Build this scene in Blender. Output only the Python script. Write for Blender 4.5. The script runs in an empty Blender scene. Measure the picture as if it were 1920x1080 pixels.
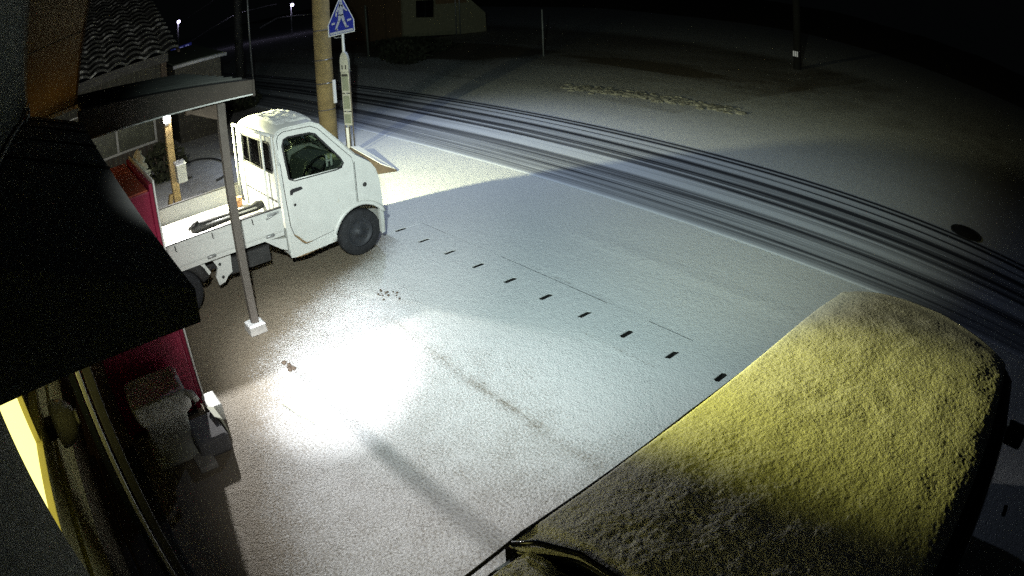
import bpy, bmesh, math, random
from math import radians as R, sin, cos, pi, exp, sqrt
from mathutils import Vector, Matrix, noise
from mathutils.geometry import delaunay_2d_cdt
random.seed(7)
S = bpy.context.scene
COL = S.collection

# ------------------------------------------------------------------ camera
cam = bpy.data.cameras.new('camera')
co = bpy.data.objects.new('camera', cam); COL.objects.link(co)
co.matrix_world = Matrix(((0.66270, -0.31199, 0.68080, 0), (0.74824, 0.31353, -0.58467, 0),
                          (-0.03104, 0.89686, 0.44122, 3.0), (0, 0, 0, 1)))
S.camera = co
cam.clip_start = 0.02; cam.clip_end = 600
cam.sensor_fit = 'HORIZONTAL'; cam.sensor_width = 36.0; cam.sensor_height = 20.25
cam.type = 'PANO'
KS = (0.0, 0.04005760902207815, 0.00034384699998274296, -3.0502770446833475e-05, 1.756013136183657e-06)
tgt = cam if hasattr(cam, 'panorama_type') else cam.cycles
tgt.panorama_type = 'FISHEYE_LENS_POLYNOMIAL'
tgt.fisheye_fov = pi
for i, k in enumerate(KS):
    setattr(tgt, 'fisheye_polynomial_k%d' % i, -k)

# ------------------------------------------------------------------ night sky
w = bpy.data.worlds.new('World'); S.world = w; w.use_nodes = True
nt = w.node_tree; bg = nt.nodes['Background']
bg.inputs[0].default_value = (.75, .9, 1.0, 1); bg.inputs[1].default_value = .0012
vs = S.view_settings; vs.view_transform = 'Standard'; vs.look = 'None'; vs.gamma = 1; vs.exposure = 0
S.cycles.use_denoising = False
S.cycles.max_bounces = 6
S.cycles.use_adaptive_sampling = False
S.cycles.sample_clamp_indirect = 1.5


def lamp(name, kind, loc, power, col, radius, aim=None, angle=None, blend=0.5):
    l = bpy.data.lights.new(name, kind); l.energy = power; l.color = col; l.shadow_soft_size = radius
    o = bpy.data.objects.new(name, l); COL.objects.link(o); o.location = loc
    if aim is not None:
        o.rotation_euler = (Vector(aim) - Vector(loc)).to_track_quat('-Z', 'Y').to_euler()
    if angle: l.spot_size = R(angle); l.spot_blend = blend
    return o

LAMP = (-8.33, 1.60, 1.87)
WALL_LAMP = (-.75, .10, 3.35)      # floodlight on the wall beside the camera, past the end of the canopy
lamp('flood_core', 'SPOT', WALL_LAMP, 2700, (.97, .98, 1.0), .05, (-4.66, 1.86, 0), 22, 1)
lamp('flood_spill', 'SPOT', WALL_LAMP, 1550, (.74, .96, .92), .06, (-9.6, 10.2, 0), 84, 1)
lamp('flood_near', 'SPOT', WALL_LAMP, 1000, (1.0, .98, .93), .06, (-7.2, 3.1, 0), 40, 1)
lamp('front_fill', 'SPOT', (-.5, .38, 3.2), 300, (1.0, .985, .95), .06, (-3.3, 1.85, 0), 46, 1)  # extra fill added to lift the foreground snow, no fixture there
lamp('far_tint', 'SPOT', WALL_LAMP, 400, (1.0, .86, .24), .06, (-6.0, 14, 0), 52, 1)  # yellow beam added to tint the field beyond the road
lamp('roof_fill', 'SPOT', (-3.4, 1.0, 2.6), 175, (1.0, .95, .50), .04, (-.5, 2.5, 1.72), 40, 1)  # unseen lamp added in mid-air to shape the light on the car roof
lamp('yellow_roof_fill', 'SPOT', (-3.4, 1.0, 2.6), 280, (1.0, .96, .12), .04, (-.88, 1.85, 1.70), 26, 1)  # added yellow spot, also without a fixture, for the car roof's left side
lamp('post_lamp_light', 'SPOT', (-8.12, 1.63, 1.83), 1600, (1.0, 1.0, .58), .05, (-7.5, 5.6, .3), 112, 1)
lamp('post_lamp_side', 'SPOT', (-8.12, 1.62, 1.80), 950, (1.0, .98, .95), .05, (-3.6, 1.45, 0), 58, 1)
lamp('post_lamp_bed', 'SPOT', (-8.12, 1.64, 1.82), 520, (1.0, .97, .88), .05, (-7.4, 1.75, .8), 84, .9)
lamp('post_lamp_back', 'SPOT', (-8.52, 1.58, 1.87), 230, (1.0, .98, .90), .05, (-14.0, 2.0, 1.2), 150, 1)
lamp('road_fill', 'SPOT', (-10.6, 6.6, 5.4), 580, (.62, .74, 1.0), .15, (-9.0, 6.4, 0), 124, 1)  # bluish fill added above the view to brighten road and gutter
lamp('canopy_warm_lamp', 'POINT', (-5.83, -.02, 2.30), 2.2, (1.0, .55, .12), .04)

# ------------------------------------------------------------------ materials
def mat(name, col, rough=.8, metal=0., var=.15, vscale=6., bump=0., bscale=60., bdist=.01, spec=.4, emit=None, estr=0, dirt=None):
    m = bpy.data.materials.new(name); m.use_nodes = True
    n, l = m.node_tree.nodes, m.node_tree.links
    b = n['Principled BSDF']
    b.inputs['Roughness'].default_value = rough; b.inputs['Metallic'].default_value = metal
    b.inputs['Specular IOR Level'].default_value = spec
    tc = n.new('ShaderNodeTexCoord')
    nz = n.new('ShaderNodeTexNoise'); nz.inputs['Scale'].default_value = vscale; nz.inputs['Detail'].default_value = 6
    l.new(tc.outputs['Object'], nz.inputs['Vector'])
    mr = n.new('ShaderNodeMapRange'); mr.inputs[1].default_value = .3; mr.inputs[2].default_value = .7
    mr.inputs[3].default_value = 1 - var; mr.inputs[4].default_value = 1 + var
    l.new(nz.outputs[0], mr.inputs[0])
    mx = n.new('ShaderNodeVectorMath'); mx.operation = 'SCALE'
    rgb = n.new('ShaderNodeRGB'); rgb.outputs[0].default_value = (*col, 1)
    l.new(rgb.outputs[0], mx.inputs[0]); l.new(mr.outputs[0], mx.inputs['Scale'])
    out = mx.outputs[0]
    if dirt:   # (colour, threshold, scale): patches of wear or thin snow with a shape of their own
        n2 = n.new('ShaderNodeTexNoise'); n2.inputs['Scale'].default_value = dirt[2]; n2.inputs['Detail'].default_value = 8
        n2.inputs['Roughness'].default_value = .65
        l.new(tc.outputs['Object'], n2.inputs['Vector'])
        r2 = n.new('ShaderNodeMapRange'); r2.inputs[1].default_value = dirt[1]; r2.inputs[2].default_value = dirt[1] + .12
        l.new(n2.outputs[0], r2.inputs[0])
        mm = n.new('ShaderNodeMix'); mm.data_type = 'RGBA'
        l.new(r2.outputs[0], mm.inputs[0]); l.new(out, mm.inputs[6]); mm.inputs[7].default_value = (*dirt[0], 1)
        out = mm.outputs[2]
    l.new(out, b.inputs['Base Color'])
    if bump:
        nb = n.new('ShaderNodeTexNoise'); nb.inputs['Scale'].default_value = bscale; nb.inputs['Detail'].default_value = 4
        l.new(tc.outputs['Object'], nb.inputs['Vector'])
        bp = n.new('ShaderNodeBump'); bp.inputs['Strength'].default_value = bump; bp.inputs['Distance'].default_value = bdist
        l.new(nb.outputs[0], bp.inputs['Height']); l.new(bp.outputs[0], b.inputs['Normal'])
    if emit:
        b.inputs['Emission Color'].default_value = (*emit, 1); b.inputs['Emission Strength'].default_value = estr
    return m


def glass_mat(name, tint, gloss=.12):
    m = bpy.data.materials.new(name); m.use_nodes = True
    n, l = m.node_tree.nodes, m.node_tree.links
    n.remove(n['Principled BSDF'])
    t = n.new('ShaderNodeBsdfTransparent'); t.inputs[0].default_value = (*tint, 1)
    g = n.new('ShaderNodeBsdfGlossy'); g.inputs['Roughness'].default_value = .04
    fr = n.new('ShaderNodeFresnel'); fr.inputs[0].default_value = 1.5
    mx = n.new('ShaderNodeMixShader')
    l.new(fr.outputs[0], mx.inputs[0]); l.new(t.outputs[0], mx.inputs[1]); l.new(g.outputs[0], mx.inputs[2])
    l.new(mx.outputs[0], n['Material Output'].inputs['Surface'])
    return m


def snow_cover_mat(name, base, snow, lo, hi, grain, gscale, bump, bscale, bdist, stretch=(1, 1, 1), patch=.25, pscale=5.):
    """base surface showing through a snow cover whose depth is the mesh attribute 'snow'"""
    m = bpy.data.materials.new(name); m.use_nodes = True
    n, l = m.node_tree.nodes, m.node_tree.links
    b = n['Principled BSDF']
    tc = n.new('ShaderNodeTexCoord')
    mp = n.new('ShaderNodeMapping'); mp.inputs['Scale'].default_value = stretch
    l.new(tc.outputs['Object'], mp.inputs[0])
    at = n.new('ShaderNodeAttribute'); at.attribute_name = 'snow'
    def nz(scale, detail, vec):
        a = n.new('ShaderNodeTexNoise'); a.inputs['Scale'].default_value = scale; a.inputs['Detail'].default_value = detail
        a.inputs['Roughness'].default_value = .6
        l.new(vec, a.inputs['Vector']); return a.outputs[0]
    def mth(op, x, y):
        a = n.new('ShaderNodeMath'); a.operation = op
        for i, v in enumerate((x, y)):
            if isinstance(v, (int, float)): a.inputs[i].default_value = v
            else: l.new(v, a.inputs[i])
        return a.outputs[0]
    g = nz(gscale, 3, mp.outputs[0]); p = nz(pscale, 5, mp.outputs[0])
    c = mth('ADD', at.outputs['Fac'], mth('MULTIPLY', mth('SUBTRACT', g, .5), grain))
    c = mth('ADD', c, mth('MULTIPLY', mth('SUBTRACT', p, .5), patch))
    r = n.new('ShaderNodeMapRange'); r.inputs[1].default_value = lo; r.inputs[2].default_value = hi
    l.new(c, r.inputs[0])
    sp = nz(140, 2, tc.outputs['Object'])
    bs = n.new('ShaderNodeVectorMath'); bs.operation = 'SCALE'; bs.inputs[0].default_value = base
    l.new(mth('ADD', .35, mth('MULTIPLY', sp, 1.3)), bs.inputs['Scale'])
    mm = n.new('ShaderNodeMix'); mm.data_type = 'RGBA'
    l.new(r.outputs[0], mm.inputs[0]); l.new(bs.outputs[0], mm.inputs[6]); mm.inputs[7].default_value = (*snow, 1)
    l.new(mm.outputs[2], b.inputs['Base Color'])
    rr = n.new('ShaderNodeMapRange'); rr.inputs[3].default_value = .55; rr.inputs[4].default_value = .95
    l.new(r.outputs[0], rr.inputs[0]); l.new(rr.outputs[0], b.inputs['Roughness'])
    b.inputs['Specular IOR Level'].default_value = .25
    h = mth('ADD', nz(bscale, 3, tc.outputs['Object']), mth('MULTIPLY', nz(bscale * .22, 3, tc.outputs['Object']), .8))
    h = mth('ADD', h, mth('MULTIPLY', r.outputs[0], .35))
    bp = n.new('ShaderNodeBump'); bp.inputs['Strength'].default_value = bump; bp.inputs['Distance'].default_value = bdist
    l.new(h, bp.inputs['Height']); l.new(bp.outputs[0], b.inputs['Normal'])
    return m

M = {}
M['ground'] = snow_cover_mat('thin_snow_on_asphalt', (.23, .195, .145), (.80, .82, .83), .28, .62, .80, 55, .7, 60, .02)
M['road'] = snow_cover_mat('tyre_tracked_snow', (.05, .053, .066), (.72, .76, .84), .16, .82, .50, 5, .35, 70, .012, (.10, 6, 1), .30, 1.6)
M['snow'] = mat('snow', (.82, .84, .85), .95, var=.05, bump=.5, bscale=45, bdist=.02)
M['roof_snow'] = mat('crusted_snow', (.78, .79, .76), 0.9, var=.08, vscale=30, bump=.35, bscale=110, bdist=.02)
M['truck'] = mat('white_truck_paint', (.60, .61, .585), .38, var=.05, spec=.5, dirt=((.46, .42, .33), .66, 9))
M['truck_in'] = mat('chipped_bed_paint', (.74, .72, .64), .5, var=.1, dirt=((.42, .25, .14), .60, 7))
M['rust'] = mat('rusty_edge', (.22, .15, .08), .9, var=.4, vscale=40)
M['black'] = mat('black_rubber', (.018, .018, .02), .55, var=.2, bump=.2, bscale=120)
M['tyre'] = mat('tyre_rubber', (.016, .017, .02), .8, var=.3, vscale=20, bump=.4, bscale=90)
M['rim'] = mat('dull_steel', (.04, .043, .05), .6, .4, var=.2)
M['chassis'] = mat('dark_chassis', (.03, .03, .03), .7, var=.3)
M['seat'] = mat('grey_vinyl', (.10, .105, .10), .6, var=.15)
M['trimgrey'] = mat('cabin_trim', (.16, .18, .15), .7, var=.1)
M['glass'] = glass_mat('window_glass', (.64, .68, .64))
M['dglass'] = mat('dark_glass', (.01, .012, .014), .08, var=.1, spec=.6)
M['gloss'] = mat('black_car_paint', (.008, .009, .014), .12, var=.1, spec=.6)
M['concrete'] = mat('concrete', (.30, .29, .27), .9, var=.2, vscale=14, bump=.3, bscale=70)
M['pole'] = mat('weathered_pole_concrete', (.24, .18, .08), .9, var=.25, vscale=5, bump=.35, bscale=50, dirt=((.16, .13, .08), .6, 4))
M['steel'] = mat('galvanised_steel', (.45, .46, .46), .45, .6, var=.15)
M['signgrey'] = mat('greyed_sign_paint', (.33, .34, .33), .6, var=.15, dirt=((.12, .12, .11), .6, 14))
M['wpaint'] = mat('white_painted_steel', (.62, .63, .60), .5, var=.12, dirt=((.20, .19, .16), .62, 14))
M['postpaint'] = mat('brown_grey_post_paint', (.10, .087, .075), .6, var=.15)
M['wood'] = mat('bare_wood', (.50, .36, .17), .8, var=.25, vscale=12, bump=.3, bscale=40)
M['darkwood'] = mat('dark_wood', (.10, .075, .055), .8, var=.3, bump=.3, bscale=40)
M['canopy'] = mat('dark_canopy_sheet', (.16, .18, .18), .7, var=.25, vscale=3, bump=.1, bscale=60)
M['fascia'] = mat('carport_fascia', (.045, .036, .028), .7, var=.25, vscale=4)
M['carroof'] = mat('carport_sheet', (.075, .075, .068), .7, var=.3, vscale=3)
M['wall'] = mat('grey_rendered_wall', (.16, .165, .145), .95, var=.15, vscale=10, bump=.5, bscale=90)
M['tan'] = mat('tan_panel', (.42, .33, .21), .8, var=.12, vscale=5)
M['red'] = mat('red_enamel', (.22, .010, .04), .5, var=.15, dirt=((.16, .03, .02), .62, 9))
M['redtop'] = mat('worn_red_top', (.30, .06, .03), .6, var=.3, vscale=10, dirt=((.07, .03, .02), .56, 11))
M['bin'] = mat('grey_plastic', (.55, .56, .50), .6, var=.12)
M['bag'] = mat('thin_plastic_bag', (.60, .60, .55), .35, var=.15, bump=.6, bscale=18, bdist=.03)
M['yellow'] = mat('lit_window', (.6, .55, .2), .6, emit=(1.0, .90, .27), estr=2.0, var=.1)
M['facade'] = mat('facade_with_window_glow', (.40, .36, .14), .75, var=.12)  # yellow of the window light is put into this colour
M['facade2'] = mat('brown_facade', (.11, .09, .05), .8, var=.2)
M['lampon'] = mat('glowing_lamp', (1, 1, 1), .5, emit=(1.0, .98, .93), estr=1.0)
M['blue'] = mat('sign_blue', (.02, .03, .27), .4, var=.06)
M['white'] = mat('sign_white', (.72, .73, .75), .45, var=.06)
M['figure'] = mat('sign_pictogram_grey', (.40, .41, .46), .5, var=.06)
M['tile'] = mat('snowy_roof_tile', (.07, .075, .07), .7, var=.3, dirt=((.60, .62, .60), .53, 3))
M['corr'] = mat('corrugated_sheet', (.06, .06, .045), .7, var=.25)
M['housewall'] = mat('dark_house_boards', (.11, .105, .085), .85, var=.3, vscale=8)
M['beige'] = mat('beige_house_wall', (.40, .37, .23), .9, var=.15)
M['orangebrown'] = mat('orange_brown_wall', (.30, .19, .10), .9, var=.2)
M['leaf'] = mat('dark_leaves', (.032, .036, .018), .8, var=.4)
M['bank'] = mat('dirty_snow_lump', (.38, .37, .31), .95, var=.4, vscale=12, bump=.8, bscale=20, bdist=.04, dirt=((.05, .045, .035), .53, 7))
M['paper'] = mat('pale_flap', (.66, .68, .55), .7, var=.12)
M['tool'] = mat('black_nylon', (.008, .009, .009), .6, var=.3, vscale=20)
M['dark'] = mat('near_black', (.012, .012, .012), .9, var=.2)
M['cable'] = mat('pale_cable', (.5, .5, .48), .6, var=.1)

# ------------------------------------------------------------------ mesh helpers
class MB:
    def __init__(s): s.v = []; s.f = []; s.sm = []
    def add(s, v, f, smooth=False):
        o = len(s.v); s.v += [tuple(p) for p in v]
        for q in f: s.f.append([o + i for i in q]); s.sm.append(smooth)
        return s
    def box(s, a, b, taper=0.):
        (x0, y0, z0), (x1, y1, z1) = a, b
        t = taper
        v = [(x0, y0, z0), (x1, y0, z0), (x1, y1, z0), (x0, y1, z0), (x0 - t, y0 - t, z1), (x1 + t, y0 - t, z1), (x1 + t, y1 + t, z1), (x0 - t, y1 + t, z1)]
        return s.add(v, [(3, 2, 1, 0), (4, 5, 6, 7), (0, 1, 5, 4), (1, 2, 6, 5), (2, 3, 7, 6), (3, 0, 4, 7)])
    def hexa(s, v):   # 8 corners: bottom loop then top loop
        return s.add(v, [(3, 2, 1, 0), (4, 5, 6, 7), (0, 1, 5, 4), (1, 2, 6, 5), (2, 3, 7, 6), (3, 0, 4, 7)])
    def prism(s, poly, fn0, fn1, smooth=False):   # closed polygon mapped to two caps
        n = len(poly); v = [fn0(p) for p in poly] + [fn1(p) for p in poly]
        s.add(v, [list(range(n))[::-1], list(range(n, 2 * n))])
        s.add(v, [(i, (i + 1) % n, n + (i + 1) % n, n + i) for i in range(n)], smooth)
        return s
    def tube(s, pts, r, n=8, smooth=True):
        pts = [Vector(p) for p in pts]; rs = r if isinstance(r, (list, tuple)) else [r] * len(pts)
        v = []; up = Vector((0, 0, 1))
        for i, p in enumerate(pts):
            d = (pts[min(i + 1, len(pts) - 1)] - pts[max(i - 1, 0)]).normalized()
            a = d.cross(up if abs(d.z) < .95 else Vector((1, 0, 0))).normalized(); b = d.cross(a)
            for k in range(n):
                t = 2 * pi * k / n; v.append(p + (a * cos(t) + b * sin(t)) * rs[i])
        f = [(i * n + k, i * n + (k + 1) % n, (i + 1) * n + (k + 1) % n, (i + 1) * n + k) for i in range(len(pts) - 1) for k in range(n)]
        s.add(v, f, smooth); L = (len(pts) - 1) * n
        s.add(v[:n], [list(range(n))[::-1]]); s.add(v[L:], [list(range(n))])
        return s
    def lathe(s, prof, c, axis='z', n=24, smooth=True):   # prof (radius, along)
        v = []
        for r, h in prof:
            for k in range(n):
                t = 2 * pi * k / n; a, b = r * cos(t), r * sin(t)
                v.append({'z': (c[0] + a, c[1] + b, c[2] + h), 'x': (c[0] + h, c[1] + a, c[2] + b), 'y': (c[0] + b, c[1] + h, c[2] + a)}[axis])
        f = [(i * n + k, i * n + (k + 1) % n, (i + 1) * n + (k + 1) % n, (i + 1) * n + k) for i in range(len(prof) - 1) for k in range(n)]
        return s.add(v, f, smooth)
    def panel(s, outline, holes, front, back):
        """flat outline with holes, given thickness by two mapping functions"""
        pts = []; edges = []
        for lp in [outline] + holes:
            o = len(pts); pts += [Vector(p) for p in lp]
            edges += [(o + i, o + (i + 1) % len(lp)) for i in range(len(lp))]
        vv, ee, ff, *_ = delaunay_2d_cdt(pts, edges, [], 0, 1e-6)
        def inside(p, lp):
            c = False
            for i in range(len(lp)):
                a, b = lp[i], lp[i - 1]
                if (a[1] > p[1]) != (b[1] > p[1]) and p[0] < (b[0] - a[0]) * (p[1] - a[1]) / (b[1] - a[1]) + a[0]: c = not c
            return c
        keep = []
        for f in ff:
            c = sum((vv[i] for i in f), Vector((0, 0))) / len(f)
            if inside(c, outline) and not any(inside(c, h) for h in holes): keep.append(list(f))
        s.add([front(p) for p in vv], keep); s.add([back(p) for p in vv], [k[::-1] for k in keep])
        for lp in [outline] + holes:
            n = len(lp)
            s.add([front(p) for p in lp] + [back(p) for p in lp], [(i, (i + 1) % n, n + (i + 1) % n, n + i) for i in range(n)])
        return s
    def build(s, name, m, parent=None, bev=0., recalc=True):
        me = bpy.data.meshes.new(name)
        off = Vector((0, 0, 0)); p = parent
        while p is not None: off += p.location; p = p.parent
        me.from_pydata([Vector(v) - off for v in s.v], [], s.f)
        for poly, q in zip(me.polygons, s.sm): poly.use_smooth = q
        if recalc:
            b = bmesh.new(); b.from_mesh(me)
            bmesh.ops.remove_doubles(b, verts=b.verts, dist=1e-5)
            bmesh.ops.recalc_face_normals(b, faces=b.faces); b.to_mesh(me); b.free()
        me.materials.append(M[m] if isinstance(m, str) else m)
        o = bpy.data.objects.new(name, me); COL.objects.link(o)
        if parent is not None: o.parent = parent
        if bev:
            md = o.modifiers.new('bevel', 'BEVEL'); md.width = bev; md.segments = 2; md.limit_method = 'ANGLE'; md.angle_limit = R(40)
        return o

def tag(o, label=None, cat=None, group=None, kind=None):
    for k, v in (('label', label), ('category', cat), ('group', group), ('kind', kind)):
        if v: o[k] = v
    return o
def thing(name, loc, label, cat, group=None):
    o = bpy.data.objects.new(name, None); COL.objects.link(o); o.location = loc; o.empty_display_size = .1
    return tag(o, label, cat, group)
def box(a, b): return MB().box(a, b)
def sstep(a, b, x):
    t = max(0., min(1., (x - a) / (b - a))); return t * t * (3 - 2 * t)
def gauss(x, s): return exp(-.5 * (x / s) ** 2)
def fbm(x, y, s, seed=0.):
    return noise.fractal(Vector((x * s + seed, y * s, seed * 1.7)), 1., 2., 4)

# ------------------------------------------------------------------ ground and road
BARE = [(-30, 3.75), (-8.0, 3.75), (-6.75, 3.72), (-6.45, 3.3), (-6.25, 2.69), (-5.95, 2.1), (-5.5, 1.55), (-5.1, 1.2), (-4.5, .92), (-4.02, .72), (-2.95, .34), (-2.0, .15), (-1.2, .05), (6, .05)]
def bare_d(x, y):
    best = 9e9; sg = 1
    for (x0, y0), (x1, y1) in zip(BARE, BARE[1:]):
        dx, dy = x1 - x0, y1 - y0
        t = max(0, min(1, ((x - x0) * dx + (y - y0) * dy) / (dx * dx + dy * dy)))
        px, py = x - x0 - t * dx, y - y0 - t * dy
        d = sqrt(px * px + py * py)
        if d < best: best = d; sg = 1 if dx * py - dy * px > 0 else -1
    return best * sg
def band(x, y, yc, w, x0, x1, soft=.25):
    return gauss(y - yc, w) * sstep(x0 - soft, x0 + soft, x) * (1 - sstep(x1 - soft, x1 + soft, x))
def snow_at(x, y):
    if y > 30 or y < -3 or x < -40 or x > 6: return .75
    if x > -8.6:
        s = sstep(-.35, .75, bare_d(x, y)) * (.50 + .22 * sstep(2.6, 4.2, y)) + .06
    else:
        s = .42 + .25 * sstep(2.5, 4.5, y)
    s += .10 * sstep(2.2, 4.2, y) * sstep(-8.6, -6, x)
    s -= .17 * band(x, y, 2.74 - .05 * (x + 4.9), .035, -4.9, -2.1) * (.3 + 1.2 * abs(fbm(x, y, 7, 3)))
    s -= .34 * band(x, y, 4.45, .02, -5.0, -3.1) * (.5 + abs(fbm(x, y, 3, 8))) + .30 * band(x, y, 3.84, .018, -3.7, -2.6)
    s += .05 * fbm(x, y, 1.3, 9) * sstep(-1, 2, y)
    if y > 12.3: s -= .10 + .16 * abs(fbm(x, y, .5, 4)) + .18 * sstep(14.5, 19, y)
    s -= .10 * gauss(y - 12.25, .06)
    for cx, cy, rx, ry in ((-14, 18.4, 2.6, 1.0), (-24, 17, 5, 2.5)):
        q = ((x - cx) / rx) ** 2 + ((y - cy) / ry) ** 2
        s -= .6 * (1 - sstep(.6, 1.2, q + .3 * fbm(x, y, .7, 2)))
    return s
def relief(x, y):
    h = .010 * band(x, y, 2.74, .1, -4.9, -2.9) * fbm(x, y, 14, 1)
    h += .012 * band(x, y, 5.46, .09, -5.2, -2.2) * (.4 + abs(fbm(x, y, 9, 5)))
    h -= .008 * band(x, y, 4.43, .02, -5.0, -3.1)
    h += .010 * band(x, y, 3.84, .03, -3.7, -2.6)
    h += .007 * fbm(x, y, .8, 6) * sstep(.3, 1.5, y)
    return h if not (3.8 < y < 4.48) else h * .5
GX0, GX1, GY0, GY1 = -7.31, 1.31, 3.88, 4.40          # the gutter run, filled by its lids
def frange(a, b, n): return [a + (b - a) * i / n for i in range(n + 1)]
xs = [-160, -110, -80, -60, -45, -35, -28, -24, -21, -18.5, -16.5, -15, -13.5, -12.3, -11.2] + frange(-10.2, GX0, 52) + frange(GX0, GX1, 174)[1:] + [1.6, 2, 2.6, 3.5, 5, 8, 14, 25, 50, 100]
ys = [-60, -30, -15, -8, -4, -2] + frange(-1, GY0, 100) + [3.98, 4.08, 4.2, 4.3, GY1] + frange(GY1, 6.7, 46)[1:] + frange(6.7, 9.93, 14)[1:] + frange(9.93, 12.1, 22)[1:] + frange(12.1, 12.5, 8)[1:] + frange(12.5, 21, 30)[1:] + [22, 24, 27, 31, 36, 45, 60, 90, 150]
def sheet(name, xs, ys, zf, sf, m, skip=None):
    nx = len(xs); v = [(x, y, zf(x, y)) for y in ys for x in xs]
    f = []
    for j in range(len(ys) - 1):
        for i in range(nx - 1):
            if skip and skip((xs[i] + xs[i + 1]) / 2, (ys[j] + ys[j + 1]) / 2): continue
            f.append((j * nx + i, j * nx + i + 1, (j + 1) * nx + i + 1, (j + 1) * nx + i))
    mb = MB(); mb.add(v, f, True)
    o = mb.build(name, m, recalc=False)
    a = o.data.attributes.new('snow', 'FLOAT', 'POINT'); a.data.foreach_set('value', [sf(p[0], p[1]) for p in v])
    return o
def gz(x, y):
    if GX0 - .01 < x < GX1 + .01 and GY0 - .01 < y < GY1 + .01: return 0
    return relief(x, y)
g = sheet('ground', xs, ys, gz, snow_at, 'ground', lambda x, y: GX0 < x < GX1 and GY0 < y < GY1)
tag(g, kind='structure')
# road: snow left by traffic, a profile across the lane (Y, snow depth)
PROF = [(6.68, .95), (6.72, .95), (6.76, .62), (6.85, .42), (6.95, .50), (7.05, .36), (7.15, .52), (7.28, .40), (7.40, .58), (7.50, .46), (7.60, .22), (7.72, .30), (7.82, .62), (7.90, .98), (8.02, .80),
        (8.12, .60), (8.18, .90), (8.24, .55), (8.30, .12), (8.40, .36), (8.46, .60), (8.52, .28), (8.62, .10), (8.70, .42), (8.80, .55), (8.88, .48), (8.98, .16), (9.06, .10), (9.12, .55), (9.2, .80), (9.30, .85),
        (9.36, .10), (9.41, .70), (9.5, .92), (9.58, .85), (9.64, .05), (9.70, .0), (9.75, .72), (9.80, .66), (9.85, .0), (9.90, .08), (9.94, .80), (10.0, .85)]
def road_s(x, y):
    yy = y + .07 * sin(x * .21 + 1) * sstep(6.75, 7.3, y) * (1 - sstep(9.3, 9.9, y))
    for (a, p), (b, q) in zip(PROF, PROF[1:]):
        if a <= yy <= b: return p + (q - p) * (yy - a) / (b - a) + (.30 * noise.noise(Vector((x * .2, yy * 24, 2))) + .25 * noise.noise(Vector((x * .05, yy * 60, 5)))) * sstep(6.74, 6.9, yy)
    return .85
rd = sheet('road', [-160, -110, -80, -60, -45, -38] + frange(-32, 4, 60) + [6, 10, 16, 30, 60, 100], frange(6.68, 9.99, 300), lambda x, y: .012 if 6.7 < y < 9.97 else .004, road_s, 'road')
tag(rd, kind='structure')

# gutter lids: slabs with hand slots where two of them meet
LW = .507
def slab_outline(w):
    s0, s1, sw = .125, .285, .028
    return [(0, 0), (w, 0), (w, s0), (w - sw, s0 + .012), (w - sw, s1 - .012), (w, s1), (w, .52), (0, .52), (0, s1), (sw, s1 - .012), (sw, s0 + .012), (0, s0)]
lid = thing('gutter_lid', (GX0, GY0, 0), 'snow-covered gutter lid with dark hand slots at its ends, one of the row', 'gutter lid', 'gutter lids in a row')
ol = slab_outline(LW)
q = MB().prism(ol, lambda p: (GX0 + p[0], GY0 + p[1], -.09), lambda p: (GX0 + p[0], GY0 + p[1], -.008)).build('slab', 'dark', lid)  # slab coloured near black to put shade into the hand slots
sn = MB().panel(ol, [], lambda p: (GX0 + p[0], GY0 + p[1], .0), lambda p: (GX0 + p[0], GY0 + p[1], -.0075)).build('snow_layer', 'ground', lid)
a = sn.data.attributes.new('snow', 'FLOAT', 'POINT'); a.data.foreach_set('value', [.82] * len(sn.data.vertices))
for k in range(1, 17):
    c = lid.copy(); COL.objects.link(c); c.location = (GX0 + k * LW, GY0 + random.uniform(-.006, .006), random.uniform(-.003, .001))
    for ch in (q, sn):
        d = ch.copy(); COL.objects.link(d); d.parent = c
gt = box((GX0 - .02, GY0, -.40), (GX1 + .02, GY1, -.32)); gt.box((GX0 - .02, GY0 - .05, -.40), (GX1 + .02, GY0, -.02)); gt.box((GX0 - .02, GY1, -.40), (GX1 + .02, GY1 + .05, -.02))
tag(gt.build('gutter_channel', 'dark'), kind='structure')

mc = thing('manhole_cover', (-1.06, 10.22, .0), 'round dark manhole cover melted free of snow beyond the tyre tracks', 'manhole cover')
MB().lathe([(0, .022), (.26, .022), (.27, .012), (.27, 0)], (-1.06, 10.22, .004), n=40).build('plate', 'dark', mc)
MB().lathe([(.28, 0), (.28, .02), (.33, .02), (.335, 0)], (-1.06, 10.22, .004), n=40).build('ring', 'chassis', mc)

# debris on the yard
def lumps(n, c, sx, sy, r0, r1, zs=.5):
    mb = MB()
    for _ in range(n):
        x, y = random.gauss(c[0], sx), random.gauss(c[1], sy); r = random.uniform(r0, r1)
        v = []; 
        for (h, k) in ((-.3, .9), (.3, 1.), (.8, .55)):
            for t in range(6):
                a = t * pi / 3; rr = r * k * random.uniform(.7, 1.25); v.append((x + rr * cos(a), y + rr * sin(a), c[2] + h * r * zs))
        f = [(i * 6 + t, i * 6 + (t + 1) % 6, (i + 1) * 6 + (t + 1) % 6, (i + 1) * 6 + t) for i in range(2) for t in range(6)] + [tuple(range(12, 18))]
        mb.add(v, f)
    return mb
tag(lumps(9, (-4.82, 1.62, .01), .035, .02, .008, .026, 1).build('leaf_litter', 'darkwood'), 'small dark scrap of leaves in the brightest patch of snow', 'leaf scrap')
tag(lumps(16, (-5.40, 3.0, .01), .07, .035, .006, .015, 1).build('twig_litter', 'darkwood'), 'tiny dark crumbs on the snow between truck wheel and gutter', 'leaf scrap')
st = MB().tube([(-4.35, 1.33, .012), (-4.15, 1.37, .014), (-3.97, 1.42, .012)], [.012, .014, .008], 6)
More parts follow.
